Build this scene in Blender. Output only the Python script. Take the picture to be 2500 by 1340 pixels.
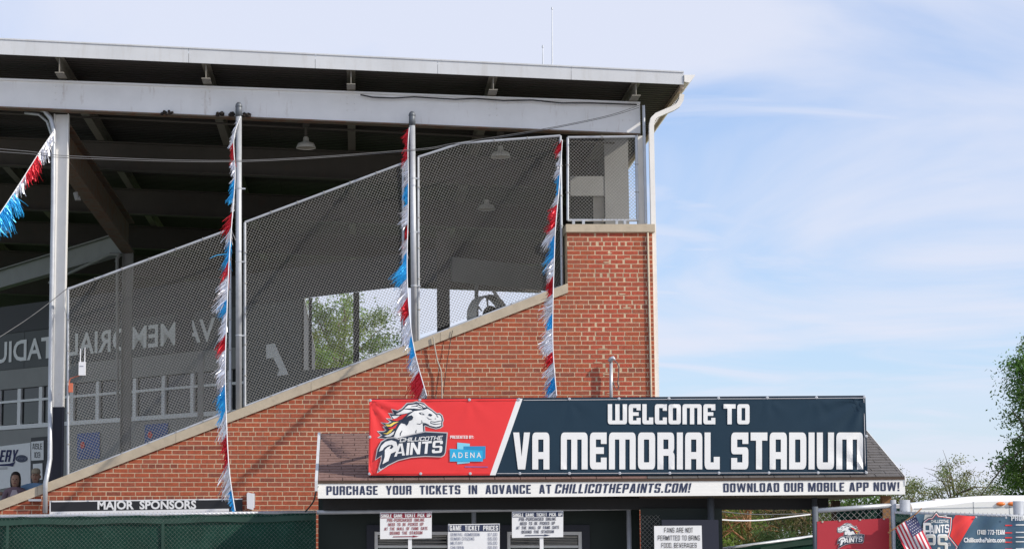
import bpy, math, random
from mathutils import Vector, Matrix
from mathutils.geometry import tessellate_polygon
random.seed(7)
D = bpy.data
SC = bpy.context.scene
COL = SC.collection
for o in list(D.objects):
    D.objects.remove(o)

# ------------------------------------------------------------------ camera
CAM_Z = 1.6
F = 5200.0            # focal length in photograph pixels (2500 wide)
PX0, PY0 = 870.0, 670.0
PITCH = math.atan(680.0 / F)
cam = D.cameras.new('camera')
cam.sensor_width = 36.0
cam.lens = 36.0 * F / 2500.0
cam.shift_x = (1250.0 - PX0) / 2500.0
cam.clip_start = 0.1
cam.clip_end = 5000.0
camo = D.objects.new('camera', cam)
camo.location = (0, 0, CAM_Z)
camo.rotation_euler = (math.pi / 2 + PITCH, 0, 0)
COL.objects.link(camo)
SC.camera = camo

# ------------------------------------------------------------------ sun and sky
SUN_AZ, SUN_EL = math.radians(66.0), math.radians(32.0)   # azimuth to the right of the view axis, behind the camera
SUN_DIR = Vector((-math.sin(SUN_AZ) * math.cos(SUN_EL), math.cos(SUN_AZ) * math.cos(SUN_EL), -math.sin(SUN_EL)))
sun = D.lights.new('sun', 'SUN')
sun.energy = 4.3
sun.angle = math.radians(0.5)
sun.color = (1.0, 0.93, 0.82)
suno = D.objects.new('sun', sun)
suno.rotation_euler = SUN_DIR.to_track_quat('-Z', 'Y').to_euler()
suno.location = (30, -10, 30)
COL.objects.link(suno)

world = D.worlds.new('World')
SC.world = world
world.use_nodes = True
wn, wl = world.node_tree.nodes, world.node_tree.links
wn.clear()
def wnode(t, **kw):
    n = wn.new(t)
    for k, v in kw.items():
        setattr(n, k, v)
    return n
sky = wnode('ShaderNodeTexSky', sky_type='NISHITA')
sky.sun_disc = False
sky.sun_elevation = SUN_EL
sky.sun_rotation = math.atan2(-SUN_DIR.x, -SUN_DIR.y)
sky.air_density = 1.0
sky.dust_density = 0.6
sky.ozone_density = 1.2
tc = wnode('ShaderNodeTexCoord')
sep = wnode('ShaderNodeSeparateXYZ')
wl.new(tc.outputs['Generated'], sep.inputs[0])
def wmath(op, a, b=None):
    n = wnode('ShaderNodeMath', operation=op)
    for i, v in enumerate((a, b)):
        if v is None:
            continue
        if isinstance(v, (int, float)):
            n.inputs[i].default_value = v
        else:
            wl.new(v, n.inputs[i])
    return n.outputs[0]
# clouds lie on a flat layer overhead: direction divided by its height above the horizon
den = wmath('ADD', wmath('MAXIMUM', sep.outputs[2], 0.0), 0.16)
cx = wmath('DIVIDE', sep.outputs[0], den)
cy = wmath('DIVIDE', sep.outputs[1], den)
cv = wnode('ShaderNodeCombineXYZ')
wl.new(cx, cv.inputs[0]); wl.new(cy, cv.inputs[1])
def cloud(scale, stretch, rot, off, detail, dist, lo, hi):
    mp = wnode('ShaderNodeMapping')
    mp.inputs['Scale'].default_value = stretch
    mp.inputs['Rotation'].default_value = (0, 0, rot)
    mp.inputs['Location'].default_value = off
    wl.new(cv.outputs[0], mp.inputs[0])
    nz = wnode('ShaderNodeTexNoise')
    nz.inputs['Scale'].default_value = scale
    nz.inputs['Detail'].default_value = detail
    nz.inputs['Roughness'].default_value = 0.5
    nz.inputs['Distortion'].default_value = dist
    wl.new(mp.outputs[0], nz.inputs['Vector'])
    mr = wnode('ShaderNodeMapRange', interpolation_type='SMOOTHSTEP')
    mr.inputs['From Min'].default_value = lo
    mr.inputs['From Max'].default_value = hi
    wl.new(nz.outputs['Fac'], mr.inputs['Value'])
    return mr.outputs[0]
c1 = cloud(0.75, (1.0, 1.3, 1), 0.25, (20.0, 3.0, 0), 7.0, 0.9, 0.40, 0.58)
c2 = cloud(2.6, (0.8, 1.9, 1), 0.45, (7.3, 2.2, 0), 7.0, 0.8, 0.42, 0.74)
cm = wmath('MAXIMUM', c1, wmath('MULTIPLY', c2, 0.75))
cm = wmath('ADD', wmath('MULTIPLY', cm, 0.80), 0.10)
mixc = wnode('ShaderNodeMix', data_type='RGBA')
wl.new(cm, mixc.inputs['Factor'])
# a thin blue veil of air lifts the clear sky, the clouds are a soft white
air = wnode('ShaderNodeMix', data_type='RGBA', blend_type='ADD')
air.inputs['Factor'].default_value = 1.0
wl.new(sky.outputs[0], air.inputs['A'])
air.inputs['B'].default_value = (0.6, 1.2, 2.9, 1)
wl.new(air.outputs['Result'], mixc.inputs['A'])
mixc.inputs['B'].default_value = (6.5, 6.8, 7.9, 1)
bg = wnode('ShaderNodeBackground')
bg.inputs['Strength'].default_value = 0.12
wl.new(mixc.outputs['Result'], bg.inputs['Color'])
wo = wnode('ShaderNodeOutputWorld')
wl.new(bg.outputs[0], wo.inputs[0])

vs = SC.view_settings
vs.view_transform = 'Standard'
vs.look = 'None'
vs.exposure = 0.0
vs.gamma = 1.0
vs.use_curve_mapping = False
SC.render.engine = 'CYCLES'
SC.render.resolution_x = 1024
SC.render.resolution_y = 548
SC.cycles.max_bounces = 6

# ------------------------------------------------------------------ pixel -> place on a known plane
CP, SP = math.cos(PITCH), math.sin(PITCH)
def ray(px, py):
    a, b = (px - PX0) / F, (PY0 - py) / F
    return Vector((a, CP - b * SP, SP + b * CP))
def P(px, py, Y):
    r = ray(px, py)
    d = Y / r.y
    return Vector((r.x * d, Y, CAM_Z + r.z * d))
def PV(px, py, p0, p1):
    """point on the vertical plane through plan points p0, p1"""
    n = Vector((p1[1] - p0[1], -(p1[0] - p0[0])))
    r = ray(px, py)
    d = (n.x * p0[0] + n.y * p0[1]) / (n.x * r.x + n.y * r.y)
    return Vector((r.x * d, r.y * d, CAM_Z + r.z * d))

# ------------------------------------------------------------------ materials
def mat(name, col, rough=0.6, metal=0.0, var=0.0, vscale=6.0, bump=0.0, bscale=40.0, spec=0.5, stain=None, sscale=3.0, samt=0.5, slo=0.55, shi=0.75,
        coat=0.0, sstretch=(1, 1, 1)):
    m = D.materials.new(name)
    m.use_nodes = True
    nt = m.node_tree
    n, l = nt.nodes, nt.links
    b = n['Principled BSDF']
    b.inputs['Base Color'].default_value = (*col, 1)
    b.inputs['Roughness'].default_value = rough
    b.inputs['Metallic'].default_value = metal
    b.inputs['Specular IOR Level'].default_value = spec
    b.inputs['Coat Weight'].default_value = coat
    cur = None
    if var or bump or stain:
        geo = n.new('ShaderNodeNewGeometry')
    if var:
        nz = n.new('ShaderNodeTexNoise')
        nz.inputs['Scale'].default_value = vscale
        nz.inputs['Detail'].default_value = 6
        nz.inputs['Roughness'].default_value = 0.65
        l.new(geo.outputs['Position'], nz.inputs['Vector'])
        mr = n.new('ShaderNodeMapRange')
        mr.inputs['From Min'].default_value = 0.25
        mr.inputs['From Max'].default_value = 0.75
        mr.inputs['To Min'].default_value = 1 - var
        mr.inputs['To Max'].default_value = 1 + var
        l.new(nz.outputs['Fac'], mr.inputs['Value'])
        mx = n.new('ShaderNodeMix'); mx.data_type = 'RGBA'; mx.blend_type = 'MULTIPLY'
        mx.inputs['Factor'].default_value = 1
        mx.inputs['A'].default_value = (*col, 1)
        l.new(mr.outputs[0], mx.inputs['B'])
        cur = mx.outputs['Result']
    if stain:
        nz = n.new('ShaderNodeTexNoise')
        nz.inputs['Scale'].default_value = sscale
        nz.inputs['Detail'].default_value = 8
        nz.inputs['Roughness'].default_value = 0.7
        mp = n.new('ShaderNodeMapping')
        mp.inputs['Scale'].default_value = sstretch
        l.new(geo.outputs['Position'], mp.inputs[0])
        l.new(mp.outputs[0], nz.inputs['Vector'])
        mr = n.new('ShaderNodeMapRange')
        mr.inputs['From Min'].default_value = slo
        mr.inputs['From Max'].default_value = shi
        mr.inputs['To Max'].default_value = samt
        l.new(nz.outputs['Fac'], mr.inputs['Value'])
        mx = n.new('ShaderNodeMix'); mx.data_type = 'RGBA'
        if cur: l.new(cur, mx.inputs['A'])
        else: mx.inputs['A'].default_value = (*col, 1)
        mx.inputs['B'].default_value = (*stain, 1)
        l.new(mr.outputs[0], mx.inputs['Factor'])
        cur = mx.outputs['Result']
    if cur:
        l.new(cur, b.inputs['Base Color'])
    if bump:
        nz = n.new('ShaderNodeTexNoise')
        nz.inputs['Scale'].default_value = bscale
        nz.inputs['Detail'].default_value = 4
        l.new(geo.outputs['Position'], nz.inputs['Vector'])
        bp = n.new('ShaderNodeBump')
        bp.inputs['Strength'].default_value = bump
        bp.inputs['Distance'].default_value = 0.02
        l.new(nz.outputs['Fac'], bp.inputs['Height'])
        l.new(bp.outputs[0], b.inputs['Normal'])
    return m

def brick_material(name, source):
    m = mat(name, (0.3, 0.08, 0.05), rough=0.85, bump=0.25, bscale=90)
    n, l = m.node_tree.nodes, m.node_tree.links
    b = n['Principled BSDF']
    if source == 'object':
        s = n.new('ShaderNodeObjectInfo'); out = s.outputs['Color']
    else:
        s = n.new('ShaderNodeAttribute'); s.attribute_name = 'tone'; out = s.outputs['Color']
    geo = n.new('ShaderNodeNewGeometry')
    nz = n.new('ShaderNodeTexNoise')
    nz.inputs['Scale'].default_value = 22
    nz.inputs['Detail'].default_value = 6
    l.new(geo.outputs['Position'], nz.inputs['Vector'])
    mr = n.new('ShaderNodeMapRange')
    mr.inputs['From Min'].default_value = 0.3; mr.inputs['From Max'].default_value = 0.7
    mr.inputs['To Min'].default_value = 0.80; mr.inputs['To Max'].default_value = 1.2
    l.new(nz.outputs['Fac'], mr.inputs['Value'])
    mx = n.new('ShaderNodeMix'); mx.data_type = 'RGBA'; mx.blend_type = 'MULTIPLY'
    mx.inputs['Factor'].default_value = 1
    l.new(out, mx.inputs['A']); l.new(mr.outputs[0], mx.inputs['B'])
    mpg = n.new('ShaderNodeMapping'); mpg.inputs['Scale'].default_value = (2.2, 1, 0.55)
    l.new(geo.outputs['Position'], mpg.inputs[0])
    # pale efflorescence and grime with shapes of their own
    n2 = n.new('ShaderNodeTexNoise')
    n2.inputs['Scale'].default_value = 1.7; n2.inputs['Detail'].default_value = 9; n2.inputs['Roughness'].default_value = 0.7
    l.new(mpg.outputs[0], n2.inputs['Vector'])
    r2 = n.new('ShaderNodeMapRange')
    r2.inputs['From Min'].default_value = 0.52; r2.inputs['From Max'].default_value = 0.8; r2.inputs['To Max'].default_value = 0.42
    l.new(n2.outputs['Fac'], r2.inputs['Value'])
    m2 = n.new('ShaderNodeMix'); m2.data_type = 'RGBA'
    l.new(r2.outputs[0], m2.inputs['Factor']); l.new(mx.outputs['Result'], m2.inputs['A'])
    m2.inputs['B'].default_value = (0.17, 0.075, 0.052, 1)
    l.new(m2.outputs['Result'], b.inputs['Base Color'])
    return m

def leaf_material(name, col):
    m = D.materials.new(name); m.use_nodes = True
    n, l = m.node_tree.nodes, m.node_tree.links
    b = n['Principled BSDF']
    at = n.new('ShaderNodeAttribute'); at.attribute_name = 'tone'
    mx = n.new('ShaderNodeMix'); mx.data_type = 'RGBA'; mx.blend_type = 'MULTIPLY'
    mx.inputs['Factor'].default_value = 1
    mx.inputs['A'].default_value = (*col, 1)
    l.new(at.outputs['Color'], mx.inputs['B'])
    l.new(mx.outputs['Result'], b.inputs['Base Color'])
    b.inputs['Roughness'].default_value = 0.6
    b.inputs['Specular IOR Level'].default_value = 0.3
    tr = n.new('ShaderNodeBsdfTranslucent')
    l.new(mx.outputs['Result'], tr.inputs[0])
    ms = n.new('ShaderNodeMixShader'); ms.inputs[0].default_value = 0.35
    l.new(b.outputs[0], ms.inputs[1]); l.new(tr.outputs[0], ms.inputs[2])
    l.new(ms.outputs[0], n['Material Output'].inputs[0])
    return m

M = {}
M['brick_o'] = brick_material('fired_brick_single', 'object')
M['brick_a'] = brick_material('fired_brick_field', 'attr')
M['mortar'] = mat('tan_mortar', (0.62, 0.455, 0.30), 0.95, var=0.28, vscale=3, bump=0.3, bscale=120)
M['coping'] = mat('limestone_coping', (0.50, 0.42, 0.31), 0.85, var=0.14, vscale=5, bump=0.15, bscale=60, stain=(0.2, 0.17, 0.13), sscale=4, samt=0.4)
M['white_steel'] = mat('white_painted_steel', (0.80, 0.79, 0.77), 0.5, var=0.07, vscale=2.2, stain=(0.24, 0.12, 0.06), sscale=7, samt=0.6, slo=0.68, shi=0.78, sstretch=(1, 1, 0.35))
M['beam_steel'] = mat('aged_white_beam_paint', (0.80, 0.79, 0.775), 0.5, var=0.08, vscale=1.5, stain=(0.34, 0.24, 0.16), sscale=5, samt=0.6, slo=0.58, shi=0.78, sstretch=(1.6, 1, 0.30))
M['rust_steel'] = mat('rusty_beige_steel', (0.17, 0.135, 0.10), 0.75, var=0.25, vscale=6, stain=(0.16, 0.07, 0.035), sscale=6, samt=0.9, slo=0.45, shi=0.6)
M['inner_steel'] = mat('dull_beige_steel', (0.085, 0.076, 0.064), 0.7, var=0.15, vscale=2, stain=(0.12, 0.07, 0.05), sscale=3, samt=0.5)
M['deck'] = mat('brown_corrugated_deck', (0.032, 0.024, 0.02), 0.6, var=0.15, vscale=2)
M['fascia'] = mat('white_metal_fascia', (0.60, 0.61, 0.62), 0.42, var=0.09, vscale=0.9, bump=0.12, bscale=1.7, stain=(0.42, 0.39, 0.35), sscale=4, samt=0.5, slo=0.50, shi=0.78, sstretch=(1.5, 1, 0.25))
M['roofing'] = mat('grey_roofing', (0.3, 0.3, 0.3), 0.8)
M['gutter'] = mat('cream_gutter_metal', (0.82, 0.79, 0.74), 0.45, var=0.08, vscale=4)
M['galv'] = mat('galvanised_steel', (0.48, 0.50, 0.53), 0.45, metal=0.35, var=0.14, vscale=7, stain=(0.24, 0.14, 0.07), sscale=5, samt=0.6, slo=0.66, shi=0.78, sstretch=(1, 1, 0.4))
M['galv_dark'] = mat('galvanised_shade_tone', (0.13, 0.145, 0.165), 0.5, metal=0.3, var=0.1)  # steel darkened for poles and posts in shade; antenna mounts share it
M['wire'] = mat('galvanised_wire', (0.33, 0.325, 0.31), 0.55, metal=0.1)
M['cable'] = mat('black_cable', (0.03, 0.03, 0.03), 0.6)
M['cable_grey'] = mat('grey_cable', (0.11, 0.11, 0.115), 0.5)
M['navy_paint'] = mat('navy_paint', (0.010, 0.012, 0.026), 0.5, var=0.1)
M['concrete'] = mat('grey_concrete', (0.22, 0.21, 0.195), 0.9, var=0.2, vscale=1.5, bump=0.2)
M['asphalt'] = mat('asphalt', (0.06, 0.06, 0.06), 0.9, var=0.25, vscale=3, bump=0.3)
M['pale_ground'] = mat('bounce_concrete_paving', (0.34, 0.32, 0.29), 0.9, var=0.2, vscale=1.2, bump=0.2)  # out-of-view paving, kept pale to bounce light up under the roof
M['grass'] = mat('mown_grass', (0.06, 0.11, 0.03), 0.9, var=0.3, vscale=2)
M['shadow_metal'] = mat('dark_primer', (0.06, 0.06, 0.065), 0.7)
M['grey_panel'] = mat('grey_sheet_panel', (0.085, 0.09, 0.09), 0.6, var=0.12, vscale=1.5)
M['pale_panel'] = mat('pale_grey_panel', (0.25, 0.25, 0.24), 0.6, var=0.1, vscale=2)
M['cream'] = mat('cream_paint', (0.42, 0.385, 0.32), 0.6, var=0.1)
M['purlin'] = mat('dull_purlin_paint', (0.22, 0.20, 0.165), 0.6, var=0.12)
M['white'] = mat('white_paint', (0.78, 0.78, 0.78), 0.5, var=0.04)
M['letter_white'] = mat('white_vinyl', (0.80, 0.80, 0.79), 0.5, var=0.03, vscale=3)
M['ban_red'] = mat('red_vinyl', (0.78, 0.035, 0.035), 0.42, var=0.06, vscale=1.2, bump=0.10, bscale=3.5)
M['ban_navy'] = mat('navy_vinyl', (0.011, 0.033, 0.057), 0.6, spec=0.25, var=0.10, vscale=1.2, bump=0.10, bscale=3.5)
M['emb_grey'] = mat('print_grey', (0.50, 0.49, 0.50), 0.5)
M['emb_navy'] = mat('print_navy', (0.016, 0.03, 0.06), 0.5)
M['emb_red'] = mat('print_red', (0.70, 0.03, 0.03), 0.5)
M['emb_yellow'] = mat('print_yellow', (0.85, 0.62, 0.10), 0.5)
M['cyan1'] = mat('print_light_cyan', (0.22, 0.62, 0.80), 0.5)
M['cyan2'] = mat('print_cyan', (0.02, 0.40, 0.68), 0.5)
M['cyan3'] = mat('print_blue', (0.02, 0.26, 0.52), 0.5)
M['violet'] = mat('print_violet', (0.32, 0.10, 0.30), 0.5)
M['black_vinyl'] = mat('black_vinyl', (0.018, 0.018, 0.02), 0.38, bump=0.25, bscale=4)
M['siding'] = mat('white_aluminium_siding', (0.84, 0.83, 0.79), 0.45, var=0.04, vscale=3, stain=(0.45, 0.42, 0.36), sscale=4, samt=0.3, slo=0.62, shi=0.8)
M['navy_ink'] = mat('navy_sign_ink', (0.02, 0.03, 0.075), 0.5)
M['maroon_ink'] = mat('maroon_sign_ink', (0.23, 0.012, 0.03), 0.5)
M['black_ink'] = mat('black_sign_ink', (0.02, 0.02, 0.025), 0.5)
M['grey_ink'] = mat('grey_blue_ink', (0.16, 0.18, 0.26), 0.5)
M['sh_brown'] = mat('brown_asphalt_shingle', (0.21, 0.125, 0.105), 0.92, var=0.25, vscale=14, bump=0.4, bscale=200)
M['sh_grey'] = mat('grey_asphalt_shingle', (0.135, 0.125, 0.12), 0.92, var=0.25, vscale=14, bump=0.4, bscale=200)
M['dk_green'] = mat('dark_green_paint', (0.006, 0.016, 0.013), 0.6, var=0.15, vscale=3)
M['screen'] = mat('green_windscreen', (0.006, 0.036, 0.025), 0.85, var=0.35, vscale=2.0, bump=0.5, bscale=5, spec=0.2, stain=(0.03, 0.10, 0.075), sscale=1.5, samt=0.5, slo=0.5, shi=0.7)  # lighter green patches painted for light falling on the screen
M['screen_hem'] = mat('faded_green_webbing', (0.018, 0.052, 0.038), 0.85, var=0.35, vscale=4)
M['wood'] = mat('stained_wood', (0.30, 0.15, 0.06), 0.7, var=0.25, vscale=12)
M['wood_dark'] = mat('dark_wood', (0.06, 0.035, 0.02), 0.7, var=0.2, vscale=8)
M['glass'] = mat('dark_window_glass', (0.015, 0.017, 0.02), 0.08)
M['blind'] = mat('blind_slats', (0.55, 0.53, 0.48), 0.6)
M['bark'] = mat('grey_bark', (0.11, 0.085, 0.06), 0.95, var=0.3, vscale=8, bump=0.5, bscale=20)
M['pine_bark'] = mat('orange_pine_bark', (0.32, 0.16, 0.08), 0.95, var=0.35, vscale=6, bump=0.5, bscale=20)
M['plastic_white'] = mat('white_plastic', (0.78, 0.78, 0.80), 0.4)
M['plastic_orange'] = mat('faded_orange_plastic', (0.62, 0.16, 0.08), 0.5)
M['marker_lamp'] = mat('orange_lens', (0.85, 0.22, 0.05), 0.3)
M['veh_white'] = mat('white_gel_coat', (0.80, 0.80, 0.80), 0.3, coat=0.3)
M['tyre'] = mat('tyre_rubber', (0.02, 0.02, 0.02), 0.8)
M['lamp_enamel'] = mat('enamel_lamp', (0.55, 0.54, 0.50), 0.4)
M['foil_s'] = mat('silver_foil', (0.80, 0.80, 0.84), 0.33, metal=0.75)
M['foil_r'] = mat('red_foil', (0.62, 0.015, 0.03), 0.35, metal=0.45)
M['foil_b'] = mat('blue_foil', (0.03, 0.44, 0.86), 0.35, metal=0.3)
M['cord'] = mat('white_cord', (0.75, 0.75, 0.76), 0.6)
M['gate_red'] = mat('crimson_vinyl', (0.42, 0.022, 0.035), 0.5, bump=0.1, bscale=3)
M['ban_teal'] = mat('slate_blue_vinyl', (0.055, 0.115, 0.175), 0.36, bump=0.35, bscale=3.0, var=0.08)
M['ban_grey'] = mat('pale_grey_vinyl', (0.58, 0.58, 0.53), 0.45, bump=0.35, bscale=3.0)
M['ban_red2'] = mat('bright_red_vinyl', (0.80, 0.045, 0.04), 0.42, bump=0.35, bscale=3.0)
M['flag_red'] = mat('flag_red', (0.45, 0.02, 0.04), 0.8)
M['flag_white'] = mat('flag_white', (0.72, 0.70, 0.72), 0.8)
M['flag_blue'] = mat('flag_blue', (0.025, 0.03, 0.10), 0.8)
M['poster_blue'] = mat('poster_blue', (0.02, 0.08, 0.30), 0.5, var=0.3, vscale=3)
M['skin'] = mat('skin', (0.45, 0.26, 0.18), 0.6)
M['hair'] = mat('dark_hair', (0.025, 0.015, 0.012), 0.7)
M['cardigan'] = mat('mauve_cardigan', (0.22, 0.15, 0.18), 0.9)
M['top'] = mat('pale_top', (0.62, 0.52, 0.56), 0.9)
M['polo'] = mat('light_blue_polo', (0.22, 0.38, 0.58), 0.9)
M['cap_cloth'] = mat('tan_cap', (0.40, 0.33, 0.24), 0.9)
M['trousers'] = mat('dark_trousers', (0.04, 0.04, 0.05), 0.9)
M['grey_fan'] = mat('grey_fan_paint', (0.55, 0.54, 0.51), 0.5, var=0.1)
M['black_paint'] = mat('black_paint', (0.012, 0.012, 0.013), 0.7)
M['eave_tan'] = mat('tan_eave_paint', (0.42, 0.33, 0.25), 0.6, var=0.15, vscale=3)
M['nest'] = mat('dark_mud', (0.03, 0.022, 0.018), 1.0)

# ------------------------------------------------------------------ object helpers
def world_loc(o):
    v = Vector((0, 0, 0))
    while o:
        v += o.location
        o = o.parent
    return v
def tag(o, label=None, cat=None, group=None, kind=None):
    if label: o['label'] = label
    if cat: o['category'] = cat
    if group: o['group'] = group
    if kind: o['kind'] = kind
    return o
def thing(name, loc, label, cat, group=None):
    e = D.objects.new(name, None)
    e.empty_display_size = 0.2
    e.location = loc
    COL.objects.link(e)
    return tag(e, label, cat, group)
def mesh_obj(name, verts, faces, m, parent=None, smooth=False, kind=None, tones=None, label=None):
    verts = [Vector(v) for v in verts]
    if parent is not None:
        off = world_loc(parent); loc = Vector((0, 0, 0))
    else:
        xs = [v.x for v in verts]; ys = [v.y for v in verts]; zs = [v.z for v in verts]
        off = Vector(((min(xs) + max(xs)) / 2, (min(ys) + max(ys)) / 2, min(zs))); loc = off
    me = D.meshes.new(name)
    me.from_pydata([tuple(v - off) for v in verts], [], faces)
    me.materials.append(m)
    if smooth:
        me.polygons.foreach_set('use_smooth', [True] * len(me.polygons))
    if tones is not None:
        at = me.attributes.new('tone', 'FLOAT_COLOR', 'FACE')
        at.data.foreach_set('color', [c for t in tones for c in t])
    me.update()
    o = D.objects.new(name, me)
    o.location = loc
    COL.objects.link(o)
    if parent is not None:
        o.parent = parent
    if kind: o['kind'] = kind
    if label: o['label'] = label
    return o

class MB:
    def __init__(s):
        s.v, s.f, s.t = [], [], []
    def add(s, vs_, fs, tone=None):
        k = len(s.v)
        s.v += [Vector(v) for v in vs_]
        s.f += [tuple(i + k for i in f) for f in fs]
        if tone: s.t += [tone] * len(fs)
        return s
    def hexa(s, a, b, c, d, e, f, g, h, tone=None):
        return s.add([a, b, c, d, e, f, g, h], [(0, 3, 2, 1), (4, 5, 6, 7), (0, 1, 5, 4), (1, 2, 6, 5), (2, 3, 7, 6), (3, 0, 4, 7)], tone)
    def box(s, x0, x1, y0, y1, z0, z1, tone=None):
        return s.hexa((x0, y0, z0), (x1, y0, z0), (x1, y1, z0), (x0, y1, z0), (x0, y0, z1), (x1, y0, z1), (x1, y1, z1), (x0, y1, z1), tone)
    def bar(s, p0, p1, w, h, up=(0, 0, 1)):
        p0, p1 = Vector(p0), Vector(p1)
        d = (p1 - p0).normalized()
        u = Vector(up)
        sd = d.cross(u).normalized() * (w / 2)
        u = sd.cross(d).normalized() * (h / 2)
        return s.hexa(p0 - sd - u, p1 - sd - u, p1 + sd - u, p0 + sd - u, p0 - sd + u, p1 - sd + u, p1 + sd + u, p0 + sd + u)
    def ibeam(s, p0, p1, h, w, tf=0.018, tw=0.012, up=(0, 0, 1)):
        """p0, p1 at the middle of the web"""
        p0, p1 = Vector(p0), Vector(p1)
        d = (p1 - p0).normalized()
        sd = d.cross(Vector(up)).normalized()
        u = sd.cross(d).normalized()
        s.bar(p0, p1, tw, h - 2 * tf, up)
        for k in (-1, 1):
            o = u * k * (h / 2 - tf / 2)
            s.bar(p0 + o, p1 + o, w, tf, up)
        return s
    def plate(s, pts, thick):
        """polygon (points in order) extruded by vector thick"""
        n = len(pts)
        t = Vector(thick)
        vs_ = [Vector(p) for p in pts] + [Vector(p) + t for p in pts]
        fs = [tuple(range(n)), tuple(range(2 * n - 1, n - 1, -1))]
        fs += [(i, i + n, (i + 1) % n + n, (i + 1) % n) for i in range(n)]
        return s.add(vs_, fs)
    def tube(s, pts, r, n=8, caps=True):
        pts = [Vector(p) for p in pts]
        rs = r if isinstance(r, (list, tuple)) else [r] * len(pts)
        rings = []
        ref = None
        for i, p in enumerate(pts):
            a = pts[max(i - 1, 0)]; b = pts[min(i + 1, len(pts) - 1)]
            d = (b - a).normalized()
            if ref is None:
                ref = Vector((0, 0, 1)) if abs(d.z) < 0.9 else Vector((0, 1, 0))
            x = (ref - d * ref.dot(d)).normalized()
            ref = x
            y = d.cross(x)
            rings.append([p + (x * math.cos(2 * math.pi * k / n) + y * math.sin(2 * math.pi * k / n)) * rs[i] for k in range(n)])
        vs_ = [v for rg in rings for v in rg]
        fs = []
        for i in range(len(pts) - 1):
            for k in range(n):
                fs.append((i * n + k, i * n + (k + 1) % n, (i + 1) * n + (k + 1) % n, (i + 1) * n + k))
        if caps:
            fs.append(tuple(range(n - 1, -1, -1)))
            fs.append(tuple(range((len(pts) - 1) * n, len(pts) * n)))
        return s.add(vs_, fs)
    def lathe(s, base, prof, n=16, axis=Vector((0, 0, 1))):
        axis = axis.normalized()
        x = axis.orthogonal().normalized(); y = axis.cross(x)
        vs_, fs = [], []
        for (r, h) in prof:
            for k in range(n):
                a = 2 * math.pi * k / n
                vs_.append(Vector(base) + axis * h + (x * math.cos(a) + y * math.sin(a)) * r)
        for i in range(len(prof) - 1):
            for k in range(n):
                fs.append((i * n + k, i * n + (k + 1) % n, (i + 1) * n + (k + 1) % n, (i + 1) * n + k))
        return s.add(vs_, fs)
    def build(s, name, m, parent=None, smooth=False, kind=None, label=None):
        return mesh_obj(name, s.v, s.f, m, parent, smooth, kind, s.t if s.t else None, label)

# ---- flat print: loops in 2-D, mapped onto a surface by a function (u, v) -> place
def flat(loops, mp, edge=None):
    mb = MB()
    pts = [[Vector((x, y, 0)) for x, y in lp] for lp in loops]
    tri = tessellate_polygon(pts)
    al = [p for lp in pts for p in lp]
    if edge:                      # fine enough to follow a rippled cloth
        st_, fin = [tuple(al[i].copy() for i in t) for t in tri], []
        while st_:
            a, b, c = st_.pop()
            L = [((b - a).length, 0), ((c - b).length, 1), ((a - c).length, 2)]
            m_, w_ = max(L)
            if m_ <= edge: fin.append((a, b, c)); continue
            if w_ == 0: q = (a + b) / 2; st_ += [(a, q, c), (q, b, c)]
            elif w_ == 1: q = (b + c) / 2; st_ += [(a, b, q), (a, q, c)]
            else: q = (a + c) / 2; st_ += [(a, b, q), (q, b, c)]
        key, al2, tri = {}, [], []
        for t in fin:
            ii = []
            for p in t:
                kk = (round(p.x, 3), round(p.y, 3))
                if kk not in key: key[kk] = len(al2); al2.append(p)
                ii.append(key[kk])
            tri.append(ii)
        al = al2
    vs_ = [mp(p.x, p.y) for p in al]
    fs = []
    for t in tri:
        a, b, c = (al[i] for i in t)
        cr = (b.x - a.x) * (c.y - a.y) - (b.y - a.y) * (c.x - a.x)
        if abs(cr) < 1e-12: continue
        fs.append(tuple(t) if cr > 0 else (t[0], t[2], t[1]))
    mb.add(vs_, fs)
    return mb
def rpath(cs, n=5):
    out = []
    N = len(cs)
    for i, c in enumerate(cs):
        x, y = c[0], c[1]
        r = c[2] if len(c) > 2 else 0
        if r <= 0:
            out.append((x, y)); continue
        p = Vector((x, y)); a = Vector(cs[i - 1][:2]); b = Vector(cs[(i + 1) % N][:2])
        s0 = p + (a - p).normalized() * min(r, (a - p).length * 0.5)
        s1 = p + (b - p).normalized() * min(r, (b - p).length * 0.5)
        for k in range(n + 1):
            t = k / n
            q = s0 * (1 - t) ** 2 + p * 2 * t * (1 - t) + s1 * t * t
            out.append((q.x, q.y))
    return out
def offset_poly(pts, d):
    n = len(pts)
    area = sum(pts[i][0] * pts[(i + 1) % n][1] - pts[(i + 1) % n][0] * pts[i][1] for i in range(n))
    sg = 1 if area > 0 else -1
    out = []
    for i in range(n):
        a, p, b = Vector(pts[i - 1]), Vector(pts[i]), Vector(pts[(i + 1) % n])
        e0 = (p - a).normalized(); e1 = (b - p).normalized()
        n0 = Vector((e0.y, -e0.x)) * sg; n1 = Vector((e1.y, -e1.x)) * sg
        m = (n0 + n1)
        if m.length < 1e-6: m = n0
        m.normalize()
        k = d / max(m.dot(n0), 0.55)
        out.append((p.x + m.x * k, p.y + m.y * k))
    return out
def stroke(pts, w):
    L, R = [], []
    for i, p in enumerate(pts):
        a = Vector(pts[max(i - 1, 0)]); b = Vector(pts[min(i + 1, len(pts) - 1)])
        d = (b - a).normalized(); nn = Vector((-d.y, d.x))
        t = i / max(len(pts) - 1, 1)
        ww = w * (0.35 + 0.65 * math.sin(math.pi * min(max(t, 0.08), 0.92)))
        L.append((p[0] + nn.x * ww / 2, p[1] + nn.y * ww / 2)); R.append((p[0] - nn.x * ww / 2, p[1] - nn.y * ww / 2))
    return L + R[::-1]

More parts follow.
